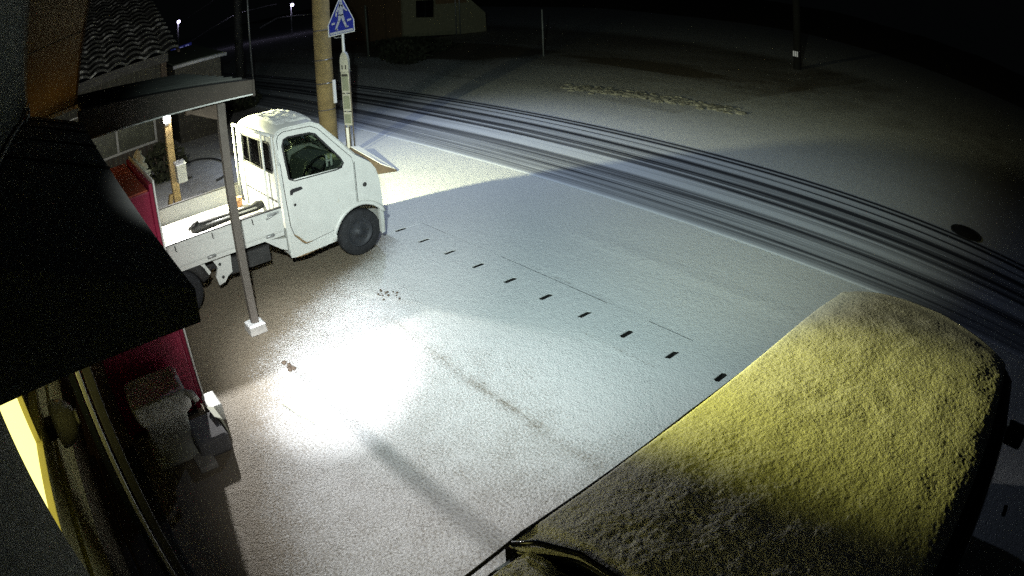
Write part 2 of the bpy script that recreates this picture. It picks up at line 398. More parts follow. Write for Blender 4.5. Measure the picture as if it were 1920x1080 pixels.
tag(st.build('stick', 'paper'), 'pale straight stick half sunk in snow below the bright patch', 'stick')
bk = MB()
for k in range(26):
    t = k / 25; q_ = lumps(int(3 + 13 * abs(sin(k * 1.3 + .4))), (-12.4 + 4.4 * t, 13.0 + .9 * t + .1 * sin(k * 1.7), .0), .14, .10 + .16 * abs(sin(k * .9)), .03, .10 + .08 * abs(sin(k * 2.3 + 1)), .45)
    bk.v, o_ = bk.v + q_.v, len(bk.v); bk.f += [[o_ + i for i in f] for f in q_.f]; bk.sm += q_.sm
bo = tag(bk.build('snow_bank', 'bank'), 'low ridge of dirty ploughed snow lumps across the road', 'snow bank', kind='stuff')

# ------------------------------------------------------------------ kei truck
T = thing('pickup_truck', (-7.14, 2.0, 0), 'small white cab-over pickup truck parked nose to the road', 'pickup truck')
XC = -7.14
def hw(z): return .72 if z < 1.05 else .72 - .095 * ((z - 1.05) / .6) ** 1.15
ARC = [(3.35 + .335 * cos(R(a)), .275 + .335 * sin(R(a))) for a in range(38, 173, 9)]
FRONT = [(2.44, .27), (2.44, 1.58), (2.47, 1.635), (2.53, 1.665), (2.90, 1.655), (2.99, 1.61), (3.36, 1.19), (3.43, 1.14), (3.54, 1.06), (3.60, .97), (3.635, .84), (3.65, .62), (3.65, .50)]
SIDE = FRONT + ARC + [(3.02, .29), (2.56, .255)]
WIN = [(2.54, 1.13), (2.525, 1.49), (2.55, 1.545), (2.60, 1.56), (2.86, 1.545), (2.92, 1.52), (3.17, 1.20), (3.20, 1.14), (3.17, 1.10), (3.10, 1.09), (2.60, 1.10)]
def sx(sign, d=0.): return lambda p: (XC + sign * (hw(p[1]) + d), p[0], p[1])
c = MB()
for sg in (1, -1): c.panel(SIDE, [WIN], sx(sg), sx(sg, -.035))
NT = 13
def skin(path, thick=0.):
    mb = MB(); v = []
    for (y, z) in path:
        for k in range(NT):
            t = -1 + 2 * k / (NT - 1); u = 1 - t * t
            by = .10 * u ** .8 * sstep(2.95, 3.5, y); bz = .06 * u ** .7 * sstep(1.55, 1.66, z)
            v.append((XC + t * (hw(z) - .002), y + by - (.01 if y < 2.5 else 0) * u, z + bz))
    f = [(i * NT + k, i * NT + k + 1, (i + 1) * NT + k + 1, (i + 1) * NT + k) for i in range(len(path) - 1) for k in range(NT - 1)]
    return mb.add(v, f, True)
shell = skin(FRONT[1:6]); c.v, c.f, c.sm = c.v, c.f, c.sm
def merge(a, b): a.add(b.v, [], False); o = len(a.v) - len(b.v); a.f += [[o + i for i in q] for q in b.f]; a.sm += b.sm; return a
merge(c, skin(FRONT[6:]))
# rear wall of the cab with its window opening
RW = [(-.70, .30), (-.70, 1.10), (-.635, 1.58), (.635, 1.58), (.70, 1.10), (.70, .30)]
RH = [(-.54, 1.22), (-.52, 1.49), (-.49, 1.52), (.49, 1.52), (.52, 1.49), (.54, 1.22), (.50, 1.19), (-.50, 1.19)]
c.panel(RW, [RH], lambda p: (XC + p[0], 2.435, p[1]), lambda p: (XC + p[0], 2.465, p[1]))
cab = c.build('cab', 'truck', T)
shell.build('cab_roof', 'truck', T)
# thin snow on the roof
rs = MB(); v = []; nx_, ny_ = 40, 22
for j in range(ny_ + 1):
    for i in range(nx_ + 1):
        t = -1 + 2 * i / nx_; y = 2.52 + .42 * j / ny_; u = 1 - t * t; e = min(1, (1 - abs(t)) * 8, j / 2, (ny_ - j) / 2)
        v.append((XC + t * .56, y, 1.662 - (y - 2.53) * .02 + .06 * u ** .7 + .004 + e * (.012 + .012 * fbm(t * .6, y, 14, 2))))
rs.add(v, [(j * (nx_ + 1) + i, j * (nx_ + 1) + i + 1, (j + 1) * (nx_ + 1) + i + 1, (j + 1) * (nx_ + 1) + i) for j in range(ny_) for i in range(nx_)], True)
rs.build('roof_snow', 'roof_snow', T)
ws = skin(FRONT[5:7]); ws.build('windscreen', 'glass', T)
# roof gutter rails
for sg in (1, -1):
    MB().tube([(XC + sg * (hw(z) + .004), y, z) for y, z in ((2.45, 1.30), (2.445, 1.58), (2.49, 1.64), (2.56, 1.66), (2.89, 1.655), (2.985, 1.61), (3.36, 1.195))], .011, 6).build('drip_rail', 'truck', T)
# doors
DOOR = [(2.485, .62), (2.475, 1.55), (2.50, 1.60), (2.56, 1.625), (2.88, 1.612), (2.96, 1.57), (3.31, 1.17), (3.32, 1.10), (3.315, .66)] + [(3.35 + .375 * cos(R(a)), .275 + .375 * sin(R(a))) for a in range(98, 158, 10)] + [(3.00, .425), (2.70, .385), (2.62, .385), (2.52, .50)]
for sg in (1, -1):
    d = MB().panel(DOOR, [WIN], sx(sg, .012), sx(sg, .0015)).build('door', 'truck', T, bev=.004)
    sl = MB()
    loop = DOOR + [DOOR[0]]
    sl.tube([(XC + sg * (hw(z) + .003), y, z) for y, z in loop], .0062, 5); sl.build('door_gap', 'black', d)
    fr = MB(); wl = [(y, z) for y, z in WIN] + [WIN[0]]
    fr.tube([(XC + sg * (hw(z) + .010), y, z) for y, z in wl], .012, 6); fr.build('window_seal', 'black', d)
    sill = MB().tube([(XC + sg * (hw(1.1) + .014), y, z) for y, z in ((2.585, 1.108), (2.84, 1.10), (3.12, 1.095))], .0085, 6); sill.build('window_sill_trim', 'wpaint', d)
    MB().panel(WIN, [], sx(sg, -.008), sx(sg, -.012)).build('window_pane', 'glass', d)
    hx = XC + sg * .7325
    HP = [(2.525, .955), (2.525, 1.0), (2.55, 1.018), (2.66, 1.018), (2.675, 1.0), (2.675, .985), (2.56, .975), (2.55, .955)]
    MB().prism(HP, lambda p: (hx - sg * .004, *p), lambda p: (hx + sg * .004, *p)).build('handle', 'black', d)
    MB().lathe([(0, sg * .004), (.014, sg * .004), (.016, 0)], (hx, 2.565, .84), 'x', 14).build('lock', 'black', d)
    rp = MB(); random.seed(3)
    pts = [(2.50, .53), (2.55, .475), (2.60, .415), (2.64, .385), (2.72, .388)]
    rp.tube([(XC + sg * (hw(z) + .0135), y, z) for y, z in pts], [.004, .011, .013, .009, .003], 5).build('rust_patch', 'rust', d)
    # wheel arch lip, side marker, crease
    MB().tube([(XC + sg * .722, 3.35 + .36 * cos(R(a)), .275 + .36 * sin(R(a))) for a in range(32, 185, 9)], .028, 6).build('wheel_arch', 'truck', T)
    MB().lathe([(0, sg * .014), (.020, sg * .012), (.026, 0)], (XC + sg * .72, 3.44, .83), 'x', 16).build('side_marker', 'rust' if sg < 0 else 'chassis', T)
    MB().tube([(XC + sg * .7215, 3.335, 1.12), (XC + sg * .7215, 3.335, .66)], .0035, 5).build('wing_gap', 'chassis', T)
# bumper and lamps
bp_ = MB(); v = []
for z in (.22, .34, .48):
    for k in range(NT):
        t = -1 + 2 * k / (NT - 1); v.append((XC + t * .725, 3.63 + .13 * (1 - t * t) ** .7 + (.02 if z == .34 else 0), z))
bp_.add(v, [(i * NT + k, i * NT + k + 1, (i + 1) * NT + k + 1, (i + 1) * NT + k) for i in range(2) for k in range(NT - 1)], True)
for sg in (1, -1): bp_.hexa([(XC + sg * .725, 3.60, .20), (XC + sg * .70, 3.66, .20), (XC + sg * .68, 3.66, .22), (XC + sg * .68, 3.60, .22), (XC + sg * .725, 3.60, .49), (XC + sg * .70, 3.665, .49), (XC + sg * .68, 3.66, .49), (XC + sg * .68, 3.60, .49)])
bp_.build('bumper', 'truck', T)
for sg in (1, -1):
    MB().lathe([(0, .06), (.06, .05), (.075, 0)], (XC + sg * .55, 3.64, .72), 'y', 18).build('headlight', 'glass', T)
MB().lathe([(.0, .0), (.012, 0.)], (XC, 3.7, 1.0), 'y', 6).build('nose_badge', 'steel', T)
# rear window panes, guard bars and vent slots
rw = MB().panel(RH, [], lambda p: (XC + p[0], 2.448, p[1]), lambda p: (XC + p[0], 2.453, p[1])).build('rear_window', 'glass', T)
fb = MB(); lp = RH + [RH[0]]
fb.tube([(XC + p[0], 2.432, p[1]) for p in lp], .012, 5); fb.build('seal', 'black', rw)
for x in (-.2, .17): box((XC + x - .012, 2.428, 1.20), (XC + x + .012, 2.446, 1.515)).build('divider', 'black', rw)
gb = MB()
for x in (-.69, -.40, .34, .68): gb.tube([(XC + x, 2.405, .66), (XC + x, 2.405, 1.62)], .014, 6)
gb.tube([(XC - .69, 2.405, 1.62), (XC + .60, 2.405, 1.62)], .016, 6)
gb.build('guard_frame', 'truck', T)
for k in range(12): box((XC - .52 + k * .092, 2.428, .865), (XC - .47 + k * .092, 2.4345, .885)).build('vent', 'chassis', T)
# sill below the door
MB().prism([(2.44, .27), (2.56, .255), (3.02, .29), (3.0, .385), (2.66, .36), (2.56, .40), (2.46, .52)], lambda p: (XC + .7205, *p), lambda p: (XC + .729, *p)).build('sill', 'truck', T, bev=.004)
MB().tube([(XC + .73, 2.50, .262), (XC + .73, 2.62, .262), (XC + .73, 2.8, .275)], [.003, .009, .003], 5).build('sill_rust', 'rust', T)
# interior
for x in (-.34, .34):
    it = MB()
    it.hexa([(XC + x - .25, 2.50, .70), (XC + x + .25, 2.50, .70), (XC + x + .25, 2.66, .70), (XC + x - .25, 2.66, .70), (XC + x - .22, 2.48, 1.24), (XC + x + .22, 2.48, 1.24), (XC + x + .22, 2.56, 1.24), (XC + x - .22, 2.56, 1.24)])
    it.box((XC + x - .25, 2.52, .58), (XC + x + .25, 2.98, .72))
    it.box((XC + x - .12, 2.49, 1.26), (XC + x + .12, 2.55, 1.42)); it.build('seat', 'seat', T, bev=.03)
da = MB().hexa([(XC - .66, 3.05, .75), (XC + .66, 3.05, .75), (XC + .66, 3.5, .75), (XC - .66, 3.5, .75), (XC - .64, 3.13, 1.04), (XC + .64, 3.13, 1.04), (XC + .64, 3.40, 1.11), (XC - .64, 3.40, 1.11)])
da.build('dashboard', 'trimgrey', T, bev=.02)
box((XC - .68, 2.47, .50), (XC + .68, 3.02, .56)).build('cabin_floor', 'chassis', T)
swm = MB(); ctr = Vector((XC + .34, 3.02, 1.06)); nrm = Vector((0, -.62, .78)); ax = Vector((1, 0, 0)); ay = nrm.cross(ax)
swm.tube([ctr + (ax * cos(t) + ay * sin(t)) * .17 for t in [2 * pi * k / 24 for k in range(25)]], .014, 6)
for t in (0, pi, 1.5 * pi): swm.tube([ctr, ctr + (ax * cos(t) + ay * sin(t)) * .17], .012, 5)
swm.tube([ctr, ctr - nrm * .3], .02, 6); swm.build('steering_wheel', 'black', T)
mv = MB().hexa([(XC - .2, 2.90, 1.50), (XC + .45, 2.90, 1.50), (XC + .45, 3.02, 1.40), (XC - .2, 3.02, 1.40), (XC - .2, 2.905, 1.515), (XC + .45, 2.905, 1.515), (XC + .45, 3.03, 1.412), (XC - .2, 3.03, 1.412)])
mv.build('sun_visor', 'paper', T)
ht = MB(); hx = XC + .655
ht.box((hx, 3.02, 1.13), (hx + .006, 3.045, 1.26)); ht.box((hx, 3.075, 1.13), (hx + .006, 3.10, 1.26)); ht.box((hx + .001, 3.04, 1.185), (hx + .005, 3.08, 1.205))
ht.build('h_reflection', 'white', T)  # white H shape stands in for a bright reflection in the side window
# load bed
BY0, BY1 = .30, 2.40
fl = box((XC - .70, BY0, .61), (XC + .70, BY1, .655))
for k in range(12): fl.box((XC - .66 + k * .115, BY0 + .02, .655), (XC - .60 + k * .115, BY1 - .02, .662))
fl.build('bed_floor', 'truck_in', T)
def gate(sg):
    x0, x1 = sorted((XC + sg * .70, XC + sg * .735))
    gm = box((x0, BY0, .60), (x1, BY1, .855))
    xo = XC + sg * .735
    gm.box((min(xo, xo + sg * .008), BY0 + .01, .80), (max(xo, xo + sg * .008), BY1 - .01, .845))
    gm.box((min(xo, xo + sg * .008), BY0 + .01, .615), (max(xo, xo + sg * .008), BY1 - .01, .665))
    o = gm.build('side_gate', 'truck', T, bev=.004)
    box((x0 - .002, BY0 - .002, .856), (x1 + .002, BY1 - .002, .868)).build('top_rubber', 'black', o)
    for y in (.62, 1.13, 1.57, 2.04):
        hk = MB().tube([(xo + sg * .008, y, .835), (xo + sg * .026, y, .825), (xo + sg * .028, y, .79), (xo + sg * .02, y + .012, .78)], .006, 6); hk.build('rope_hook', 'chassis', o)
    la = box((min(xo, xo + sg * .02), 2.22, .815), (max(xo, xo + sg * .02), 2.36, .838)); la.tube([(xo + sg * .022, 2.20, .79), (xo + sg * .022, 2.33, .825)], .009, 6)
    la.build('latch', 'steel', o)
    for y in (.55, 1.52, 2.22):
        hh = box((min(xo, xo + sg * .018), y - .045, .585), (max(xo, xo + sg * .018), y + .045, .612)); hh.tube([(xo + sg * .016, y - .05, .60), (xo + sg * .016, y + .05, .60)], .012, 8)
        hh.build('hinge', 'steel', o)
gate(1); gate(-1)
box((XC - .70, BY0 - .035, .60), (XC + .70, BY0, .855)).build('tailgate', 'truck', T, bev=.004)
for sg in (1, -1): box((XC + sg * .6675 - .0475, BY0, .545), (XC + sg * .6675 + .0475, BY1, .598)).build('bed_frame', 'truck', T)
ch = MB()
for x in (-.36, .36): ch.box((XC + x - .04, .35, .36), (XC + x + .04, 3.5, .50))
for y in (.5, 1.1, 1.9, 2.35): ch.box((XC - .60, y - .04, .42), (XC + .60, y + .04, .52))
ch.box((XC - .06, .9, .20), (XC + .06, 1.3, .34)); ch.box((XC - .62, 1.06, .24), (XC + .62, 1.16, .32)); ch.box((XC + .2, 1.75, .26), (XC + .56, 2.25, .44))
ch.build('chassis', 'chassis', T)
stb = MB().prism([(1.52, .56), (1.78, .56), (1.76, .30), (1.70, .27), (1.66, .22), (1.58, .20), (1.56, .30), (1.60, .40)], lambda p: (XC + .56, *p), lambda p: (XC + .60, *p)).build('stay_bracket', 'truck', T, bev=.003)
for (y, z) in ((1.63, .43), (1.64, .28)):
    MB().lathe([(0, .004), (.017, .004), (.017, 0)], (XC + .60, y, z), 'x', 12).build('bolt_hole', 'chassis', stb)
MB().prism([(1.30, .56), (1.42, .555), (1.50, .40), (1.46, .37)], lambda p: (XC + .60, *p), lambda p: (XC + .66, *p)).build('mudguard_stay', 'truck', T, bev=.004)
MB().prism([(2.14, .56), (2.42, .50), (2.42, .36), (2.34, .40)], lambda p: (XC + .50, *p), lambda p: (XC + .70, *p)).build('step_plate', 'truck', T, bev=.003)
def wheel(x, y, sg):
    o = MB().lathe([(.165, -.06), (.25, -.065), (.268, -.045), (.272, 0), (.268, .045), (.25, .065), (.165, .06)], (x, y, .272), 'x', 40).build('wheel', 'tyre', T)
    r = MB().lathe([(.168, -.05), (.168, sg * .045), (.158, sg * .058), (.145, sg * .035), (.10, sg * .018), (.065, sg * .04), (.05, sg * .042), (.045, sg * .055), (0, sg * .055)], (x, y, .272), 'x', 32).build('rim', 'rim', o)
    for k in range(8):
        a = 2 * pi * k / 8; MB().lathe([(0, sg * .028), (.013, sg * .027), (.013, sg * .01)], (x, y + .115 * cos(a), .272 + .115 * sin(a)), 'x', 8).build('hub_hole', 'chassis', o)
    for k in range(4):
        a = 2 * pi * k / 4 + .4; MB().lathe([(0, sg * .058), (.009, sg * .056), (.009, sg * .03)], (x, y + .055 * cos(a), .272 + .055 * sin(a)), 'x', 8).build('wheel_nut', 'chassis', o)
for x, sg in ((XC + .615, 1), (XC - .615, -1)):
    wheel(x, 3.35, sg); wheel(x, 1.10, sg)
for sg in (1, -1):
    a = MB().tube([(XC + sg * .645, 1.10 + .33 * cos(R(t)), .272 + .33 * sin(R(t))) for t in range(15, 175, 16)], .07, 5); a.build('mudguard', 'chassis', T)

# things carried on the bed
tl = thing('folded_stand', (-7.05, 1.95, .662), 'long black folded stand lying across the truck bed by its near gate', 'folded stand')
bd = MB().tube([(-7.03, 1.48, .735), (-7.03, 1.56, .74), (-7.04, 1.68, .735), (-7.06, 2.0, .73), (-7.09, 2.28, .73), (-7.10, 2.36, .74), (-7.11, 2.44, .735)], [.035, .075, .062, .045, .045, .062, .045], 8)
bd.build('bag', 'tool', tl)
for dx, dz in ((.055, .02),):
    MB().tube([(-7.04 + dx, 1.66, .735 + dz), (-7.07 + dx, 2.02, .725 + dz), (-7.09 + dx, 2.33, .72 + dz)], .011, 6).build('rod', 'steel', tl)
MB().tube([(-6.98, 1.44, .76), (-6.99, 1.50, .80), (-7.02, 1.58, .815)], .014, 6).build('grip', 'chassis', tl)
cn = thing('bucket', (-7.55, 2.27, .662), 'small rusty orange can at the front corner of the truck bed', 'can')
MB().lathe([(0, 0), (.05, 0), (.055, .11), (.05, .11), (.046, .02), (0, .02)], (-7.55, 2.27, .664), n=18).build('can_wall', mat('orange_can', (.50, .28, .15), .6, var=.3, vscale=20), cn)
MB().lathe([(.055, .10), (.059, .105), (.055, .112)], (-7.55, 2.27, .664), n=18).build('rim', 'rust', cn)

# ------------------------------------------------------------------ carport
CP = thing('carport', (-5.66, 1.64, 0), 'low lean-to carport over the truck bed with a dark sheet roof', 'carport')
def rz(y): return 2.575 - (y - .2) * .125
cr = MB().hexa([(-8.75, .26, rz(.26) - .05), (-5.67, .26, rz(.26) - .05), (-5.67, 1.97, rz(1.97) - .05), (-8.75, 1.97, rz(1.97) - .05), (-8.75, .26, rz(.26)), (-5.67, .26, rz(.26)), (-5.67, 1.97, rz(1.97)), (-8.75, 1.97, rz(1.97))])
for k in range(1, 10):
    x = -8.75 + .31 * k; cr.hexa([(x, .27, rz(.27) + .001), (x + .03, .27, rz(.27) + .001), (x + .03, 1.96, rz(1.96) + .001), (x, 1.96, rz(1.96) + .001), (x, .27, rz(.27) + .02), (x + .03, .27, rz(.27) + .02), (x + .03, 1.96, rz(1.96) + .02), (x, 1.96, rz(1.96) + .02)])
cr.build('roof', 'carroof', CP)
FA = [(.235, 2.30), (1.955, 2.235), (1.965, 2.36), (.21, 2.578)]
MB().prism(FA, lambda p: (-5.668, *p), lambda p: (-5.630, *p)).build('fascia_board', 'fascia', CP, bev=.004)
FB = [(1.955, 2.235), (1.99, 2.235), (1.99, 2.365), (1.965, 2.36)]
box((-8.75, 1.971, 2.20), (-5.668, 1.995, 2.355)).build('front_fascia', 'fascia', CP)
MB().prism([(.235, 2.286), (1.955, 2.221), (1.955, 2.2335), (.235, 2.2985)], lambda p: (-5.672, *p), lambda p: (-5.628, *p)).build('lit_edge_strip', 'wpaint', CP)  # lower lip of the fascia painted white for the lamplight catching it
box((-5.698, 1.602, .10), (-5.622, 1.678, 2.22)).build('steel_post', 'postpaint', CP, bev=.006)
fo = MB().box((-5.765, 1.545, 0), (-5.565, 1.735, .085), -.01).build('footing', 'concrete', CP, bev=.012)
MB().box((-5.76, 1.55, .086), (-5.57, 1.73, .104), -.02).build('snow_cap', 'snow', fo, bev=.008)
box((-8.46, 1.60, 0), (-8.36, 1.70, 2.21)).build('wooden_post', 'wood', CP, bev=.006)
MB().hexa([(-8.45, 1.28, 0), (-8.37, 1.28, 0), (-8.37, 1.36, 0), (-8.45, 1.36, 0), (-8.45, 1.545, .85), (-8.37, 1.545, .85), (-8.37, 1.60, .85), (-8.45, 1.60, .85)]).build('wooden_brace', 'wood', CP, bev=.004)
MB().hexa([(-5.69, 1.30, 2.20), (-5.64, 1.30, 2.20), (-5.64, 1.36, 2.20), (-5.69, 1.36, 2.20), (-5.69, 1.30, 2.26), (-5.64, 1.30, 2.26), (-5.64, 1.36, 2.26), (-5.69, 1.36, 2.26)]).build('brace', 'darkwood', CP)
MB().prism([(1.30, 2.22), (1.60, 2.22), (1.60, 2.08)], lambda p: (-5.68, *p), lambda p: (-5.66, *p)).build('gusset', 'darkwood', CP)
bl = thing('post_lamp', (-8.33, 1.62, 1.80), 'small glaring white lamp fixed near the top of the wooden carport post', 'lamp')
box((-8.358, 1.60, 1.77), (-8.335, 1.66, 1.92)).build('bracket', 'chassis', bl)
le = MB().box((-8.333, 1.585, 1.815), (-8.255, 1.67, 1.90)).build('lamp_head', mat('lamp_head_glow', (1, 1, 1), .5, emit=(1, .98, .94), estr=40.), bl, bev=.01)
wb = thing('meter_box', (-8.30, 1.70, 1.0), 'white box with a lid hung on the wooden carport post', 'box')
box((-8.355, 1.665, 1.00), (-8.20, 1.80, 1.235)).build('box_body', 'wpaint', wb, bev=.006)
MB().hexa([(-8.358, 1.655, 1.237), (-8.185, 1.655, 1.237), (-8.185, 1.81, 1.237), (-8.358, 1.81, 1.237), (-8.358, 1.66, 1.275), (-8.20, 1.66, 1.25), (-8.20, 1.805, 1.25), (-8.358, 1.805, 1.275)]).build('lid', 'white', wb, bev=.004)

# ------------------------------------------------------------------ own building: walls, canopy, entrance
B = thing('shop_building', (-3, -.6, 0), 'grey rendered building with a dark canopy over its yellow-lit entrance', 'building')
box((-1.28, -.75, 0), (6, -.345, 5.2)).build('wall', 'wall', B)
box((-14, -.75, 2.42), (-1.281, -.345, 5.2)).build('upper_wall', 'wall', B)
box((-14, -.75, 0), (-1.2805, -.52, 2.419)).build('recessed_wall', 'facade2', B)
cpy = MB().prism([(-.343, 2.40), (.245, 2.395), (.25, 2.47), (-.343, 2.735)], lambda p: (-5.65, *p), lambda p: (-1.27, *p))
can = cpy.build('canopy', 'canopy', B)
for x in (-2.9, -3.75, -4.6, -5.2):
    MB().hexa([(x, -.342, 2.731), (x + .02, -.342, 2.731), (x + .02, .249, 2.4715), (x, .249, 2.4715), (x, -.342, 2.742), (x + .02, -.342, 2.742), (x + .02, .252, 2.482), (x, .252, 2.482)]).build('roof_seam', 'dark', can)
MB().tube([(-1.35, -.325, 2.76), (-2.5, -.325, 2.755), (-3.6, -.322, 2.77), (-4.6, -.32, 2.76), (-5.2, -.32, 2.80), (-5.9, -.32, 2.83)], .012, 6).build('cable', 'cable', B)
MB().tube([(-4.55, -.30, 2.75), (-4.9, -.28, 2.77), (-5.3, -.30, 2.80)], .015, 6).build('pipe', 'wpaint', B)
# transom window lit from inside, beams and sill of the recess
wn = box((-2.3, -.519, 1.70), (-1.30, -.50, 2.38)).build('window_pane', 'yellow', B)
for x in (-2.32,): box((x - .02, -.4995, 1.70), (x + .02, -.47, 2.38)).build('mullion', 'facade', wn)
for z0, z1, d, m in ((1.655, 1.70, .06, 'facade'), (1.60, 1.645, .04, 'facade'), (1.36, 1.59, .02, 'facade'), (1.30, 1.35, .045, 'facade'), (1.24, 1.29, .03, 'facade'), (.85, 1.23, .025, 'facade')):
    box((-4.6, -.519, z0), (-1.285, -.519 + d, z1)).build('rail', m, B, bev=.004)
box((-4.6, -.519, .0), (-1.285, -.46, .10)).build('threshold', 'chassis', B, bev=.004)
box((-2.20, -.12, 0), (-2.165, -.08, 2.39)).build('door_post', 'chassis', B, bev=.003); box((-2.28, -.16, 0), (-2.262, -.14, 2.39)).build('door_post', 'steel', B, bev=.003)
box((-2.90, -.20, .0), (-2.30, -.17, 2.38)).build('glass_door', 'dglass', B)
dm = thing('wall_lamp', (-2.80, -.38, 1.45), 'unlit round grey lamp dome under the canopy beside the yellow window', 'wall lamp')
MB().lathe([(0, .11), (.04, .108), (.08, .09), (.105, .055), (.118, .015), (.12, -.02), (.11, -.03), (0, -.035)], (-2.80, -.40, 1.46), 'y', 28).build('dome', mat('frosted_dome', (.30, .30, .28), .35, var=.05), dm)
MB().lathe([(0, .112), (.035, .110), (.04, .122), (0, .125)], (-2.80, -.40, 1.46), 'y', 20).build('boss', 'bin', dm)
box((-2.85, -.50, 1.42), (-2.75, -.436, 1.50)).build('mount', 'chassis', dm)
# tan side panel at the far end, lit from below by the lamp behind the canopy
tp = MB().prism([(-.3445, 2.62), (.205, 2.62), (.40, 3.75), (.40, 5.2), (-.3445, 5.2)], lambda p: (-6.10, *p), lambda p: (-6.0, *p)).build('tan_side_wall', 'tan', B)
MB().prism([(.206, 2.60), (.224, 2.60), (.425, 3.75), (.425, 5.2), (.4015, 5.2), (.4015, 3.75)], lambda p: (-6.11, *p), lambda p: (-5.985, *p)).build('corner_trim', 'darkwood', tp)
box((-6.05, -.34, 3.30), (-5.998, .31, 3.306)).build('panel_joint', 'chassis', tp)
box((-6.12, -.344, 2.585), (-5.97, .235, 2.6185)).build('bottom_trim', 'wpaint', tp)
box((-5.96, -.15, 2.44), (-5.9, .12, 2.50)).build('wooden_batten', 'wood', B)

# ------------------------------------------------------------------ red vending cabinet, bin, blocks
VM = thing('vending_machine', (-5.35, .4, 0), 'tall red metal cabinet with a worn top standing against the canopy edge', 'vending machine')
box((-6.03, -.05, .06), (-4.68, .70, 1.885)).build('cabinet', 'red', VM, bev=.012)
box((-6.04, -.06, 1.887), (-4.67, .685, 1.90)).build('top_panel', 'redtop', VM, bev=.004)
box((-6.02, .702, .08), (-4.69, .735, 1.93)).build('front_door', 'red', VM, bev=.008)
box((-6.03, .736, .06), (-4.665, .750, 1.955)).build('door_edge_trim', 'wpaint', VM, bev=.003)
for x in (-5.95, -4.80): box((x, .0, 0), (x + .08, .66, .059)).build('foot', 'chassis', VM)
fl_ = MB(); N = 16; v = []
for i in range(N + 1):
    t = i / N; x = -6.02 + .95 * t; h = .03 + .09 * sin(pi * min(1, t * 1.15 + .12)) * (1 + .25 * sin(t * 40)); b = .01 * sin(t * 37)
    v += [(x, .765 + b, 1.90), (x + .02, .80 + b * 2, 1.90 + h), (x + .02, .808 + b * 2, 1.90 + h), (x, .773 + b, 1.90)]
fl_.add(v, [(i * 4 + k, i * 4 + (k + 1) % 4, i * 4 + 4 + (k + 1) % 4, i * 4 + 4 + k) for i in range(N) for k in range(4)] + [(0, 1, 2, 3), tuple(N * 4 + k for k in (3, 2, 1, 0))])
tag(fl_.build('plastic_flap', 'paper'), 'crinkled pale plastic strip standing along the top of the red cabinet', 'plastic strip')

BN = thing('trash_bin', (-4.42, .31, 0), 'grey plastic trash bin with a clear bag folded over its rim', 'trash bin')
def ring(cx, cy, hx_, hy_, r, n=5):
    o = []
    for sx_, sy_, a0 in ((1, 1, 0), (-1, 1, 90), (-1, -1, 180), (1, -1, 270)):
        for k in range(n): a = R(a0 + 90 * k / (n - 1)); o.append((cx + sx_ * (hx_ - r) + r * cos(a), cy + sy_ * (hy_ - r) + r * sin(a)))
    return o
def ringloft(levels, cx, cy):
    mb = MB(); v = []; 
    for z, hx_, hy_, r in levels: v += [(x, y, z) for x, y in ring(cx, cy, hx_, hy_, r)]
    n = 20
    mb.add(v, [(i * n + k, i * n + (k + 1) % n, (i + 1) * n + (k + 1) % n, (i + 1) * n + k) for i in range(len(levels) - 1) for k in range(n)], True)
    return mb
b_ = ringloft([(.03, .15, .17, .04), (.50, .185, .215, .05), (.505, .205, .235, .05), (.545, .205, .235, .05), (.545, .185, .215, .05), (.20, .165, .18, .04)], -4.42, .31)
b_.add([(x, y, .2) for x, y in ring(-4.42, .31, .165, .18, .04)], [list(range(20))]); b_.build('bin_body', 'bin', BN)
bgm = ringloft([(.36, .205, .235, .05), (.40, .212, .242, .05), (.46, .210, .242, .05), (.53, .214, .246, .05), (.556, .20, .23, .05), (.55, .17, .20, .05), (.42, .13, .15, .05)], -4.42, .31)
bgm.v = [(x + .014 * sin(37 * y + 11 * z), y + .014 * sin(41 * x + 17 * z), z + (.03 * sin(9 * x + 13 * y) if z < .42 else .008 * sin(30 * x))) for x, y, z in bgm.v]
bgm.add([(x, y, .535 + .02 * sin(40 * x + 23 * y)) for x, y in ring(-4.42, .31, .185, .215, .05)] + [(-4.44, .33, .50)], [(k, (k + 1) % 20, 20) for k in range(20)])
bgm.tube([(-4.24, .53, .52), (-4.20, .575, .50), (-4.19, .60, .45), (-4.22, .585, .41)], [.02, .035, .03, .012], 7); bgm.build('bin_bag', 'bag', BN)
box((-4.62, .10, .0), (-4.16, .53, .029)).build('base_plate', 'bin', BN, bev=.006)
cb = thing('concrete_block', (-4.22, .62, 0), 'dark rounded concrete block on the ground between bin and red cabinet', 'concrete block')
box((-4.44, .47, 0), (-4.06, .745, .16)).build('block_body', mat('dark_concrete', (.13, .13, .135), .9, var=.2, bump=.3), cb, bev=.03)
cb2 = tag(box((-4.72, .72, .0), (-4.47, .845, .15)).build('brick', 'wpaint', bev=.012), 'pale brick standing against the foot of the red cabinet', 'brick')
cb3 = tag(MB().hexa([(-4.46, .735, .162), (-4.25, .75, .162), (-4.23, .79, .0), (-4.45, .79, 0), (-4.45, .70, .20), (-4.27, .71, .20), (-4.24, .77, .17), (-4.44, .76, .18)]).build('broken_brick', 'paper', bev=.01), 'pale broken brick lump leaning on the dark concrete block', 'brick')
tag(box((-4.14, .40, 0), (-3.94, .56, .05)).build('paving_piece', 'concrete', bev=.01), 'flat grey paving piece beside the front corner of the trash bin', 'paving piece')
tag(box((-4.6, -.44, .0), (-1.6, -.05, .04)).build('entrance_step', 'chassis', bev=.008), 'low dark step along the entrance under the canopy', 'step')

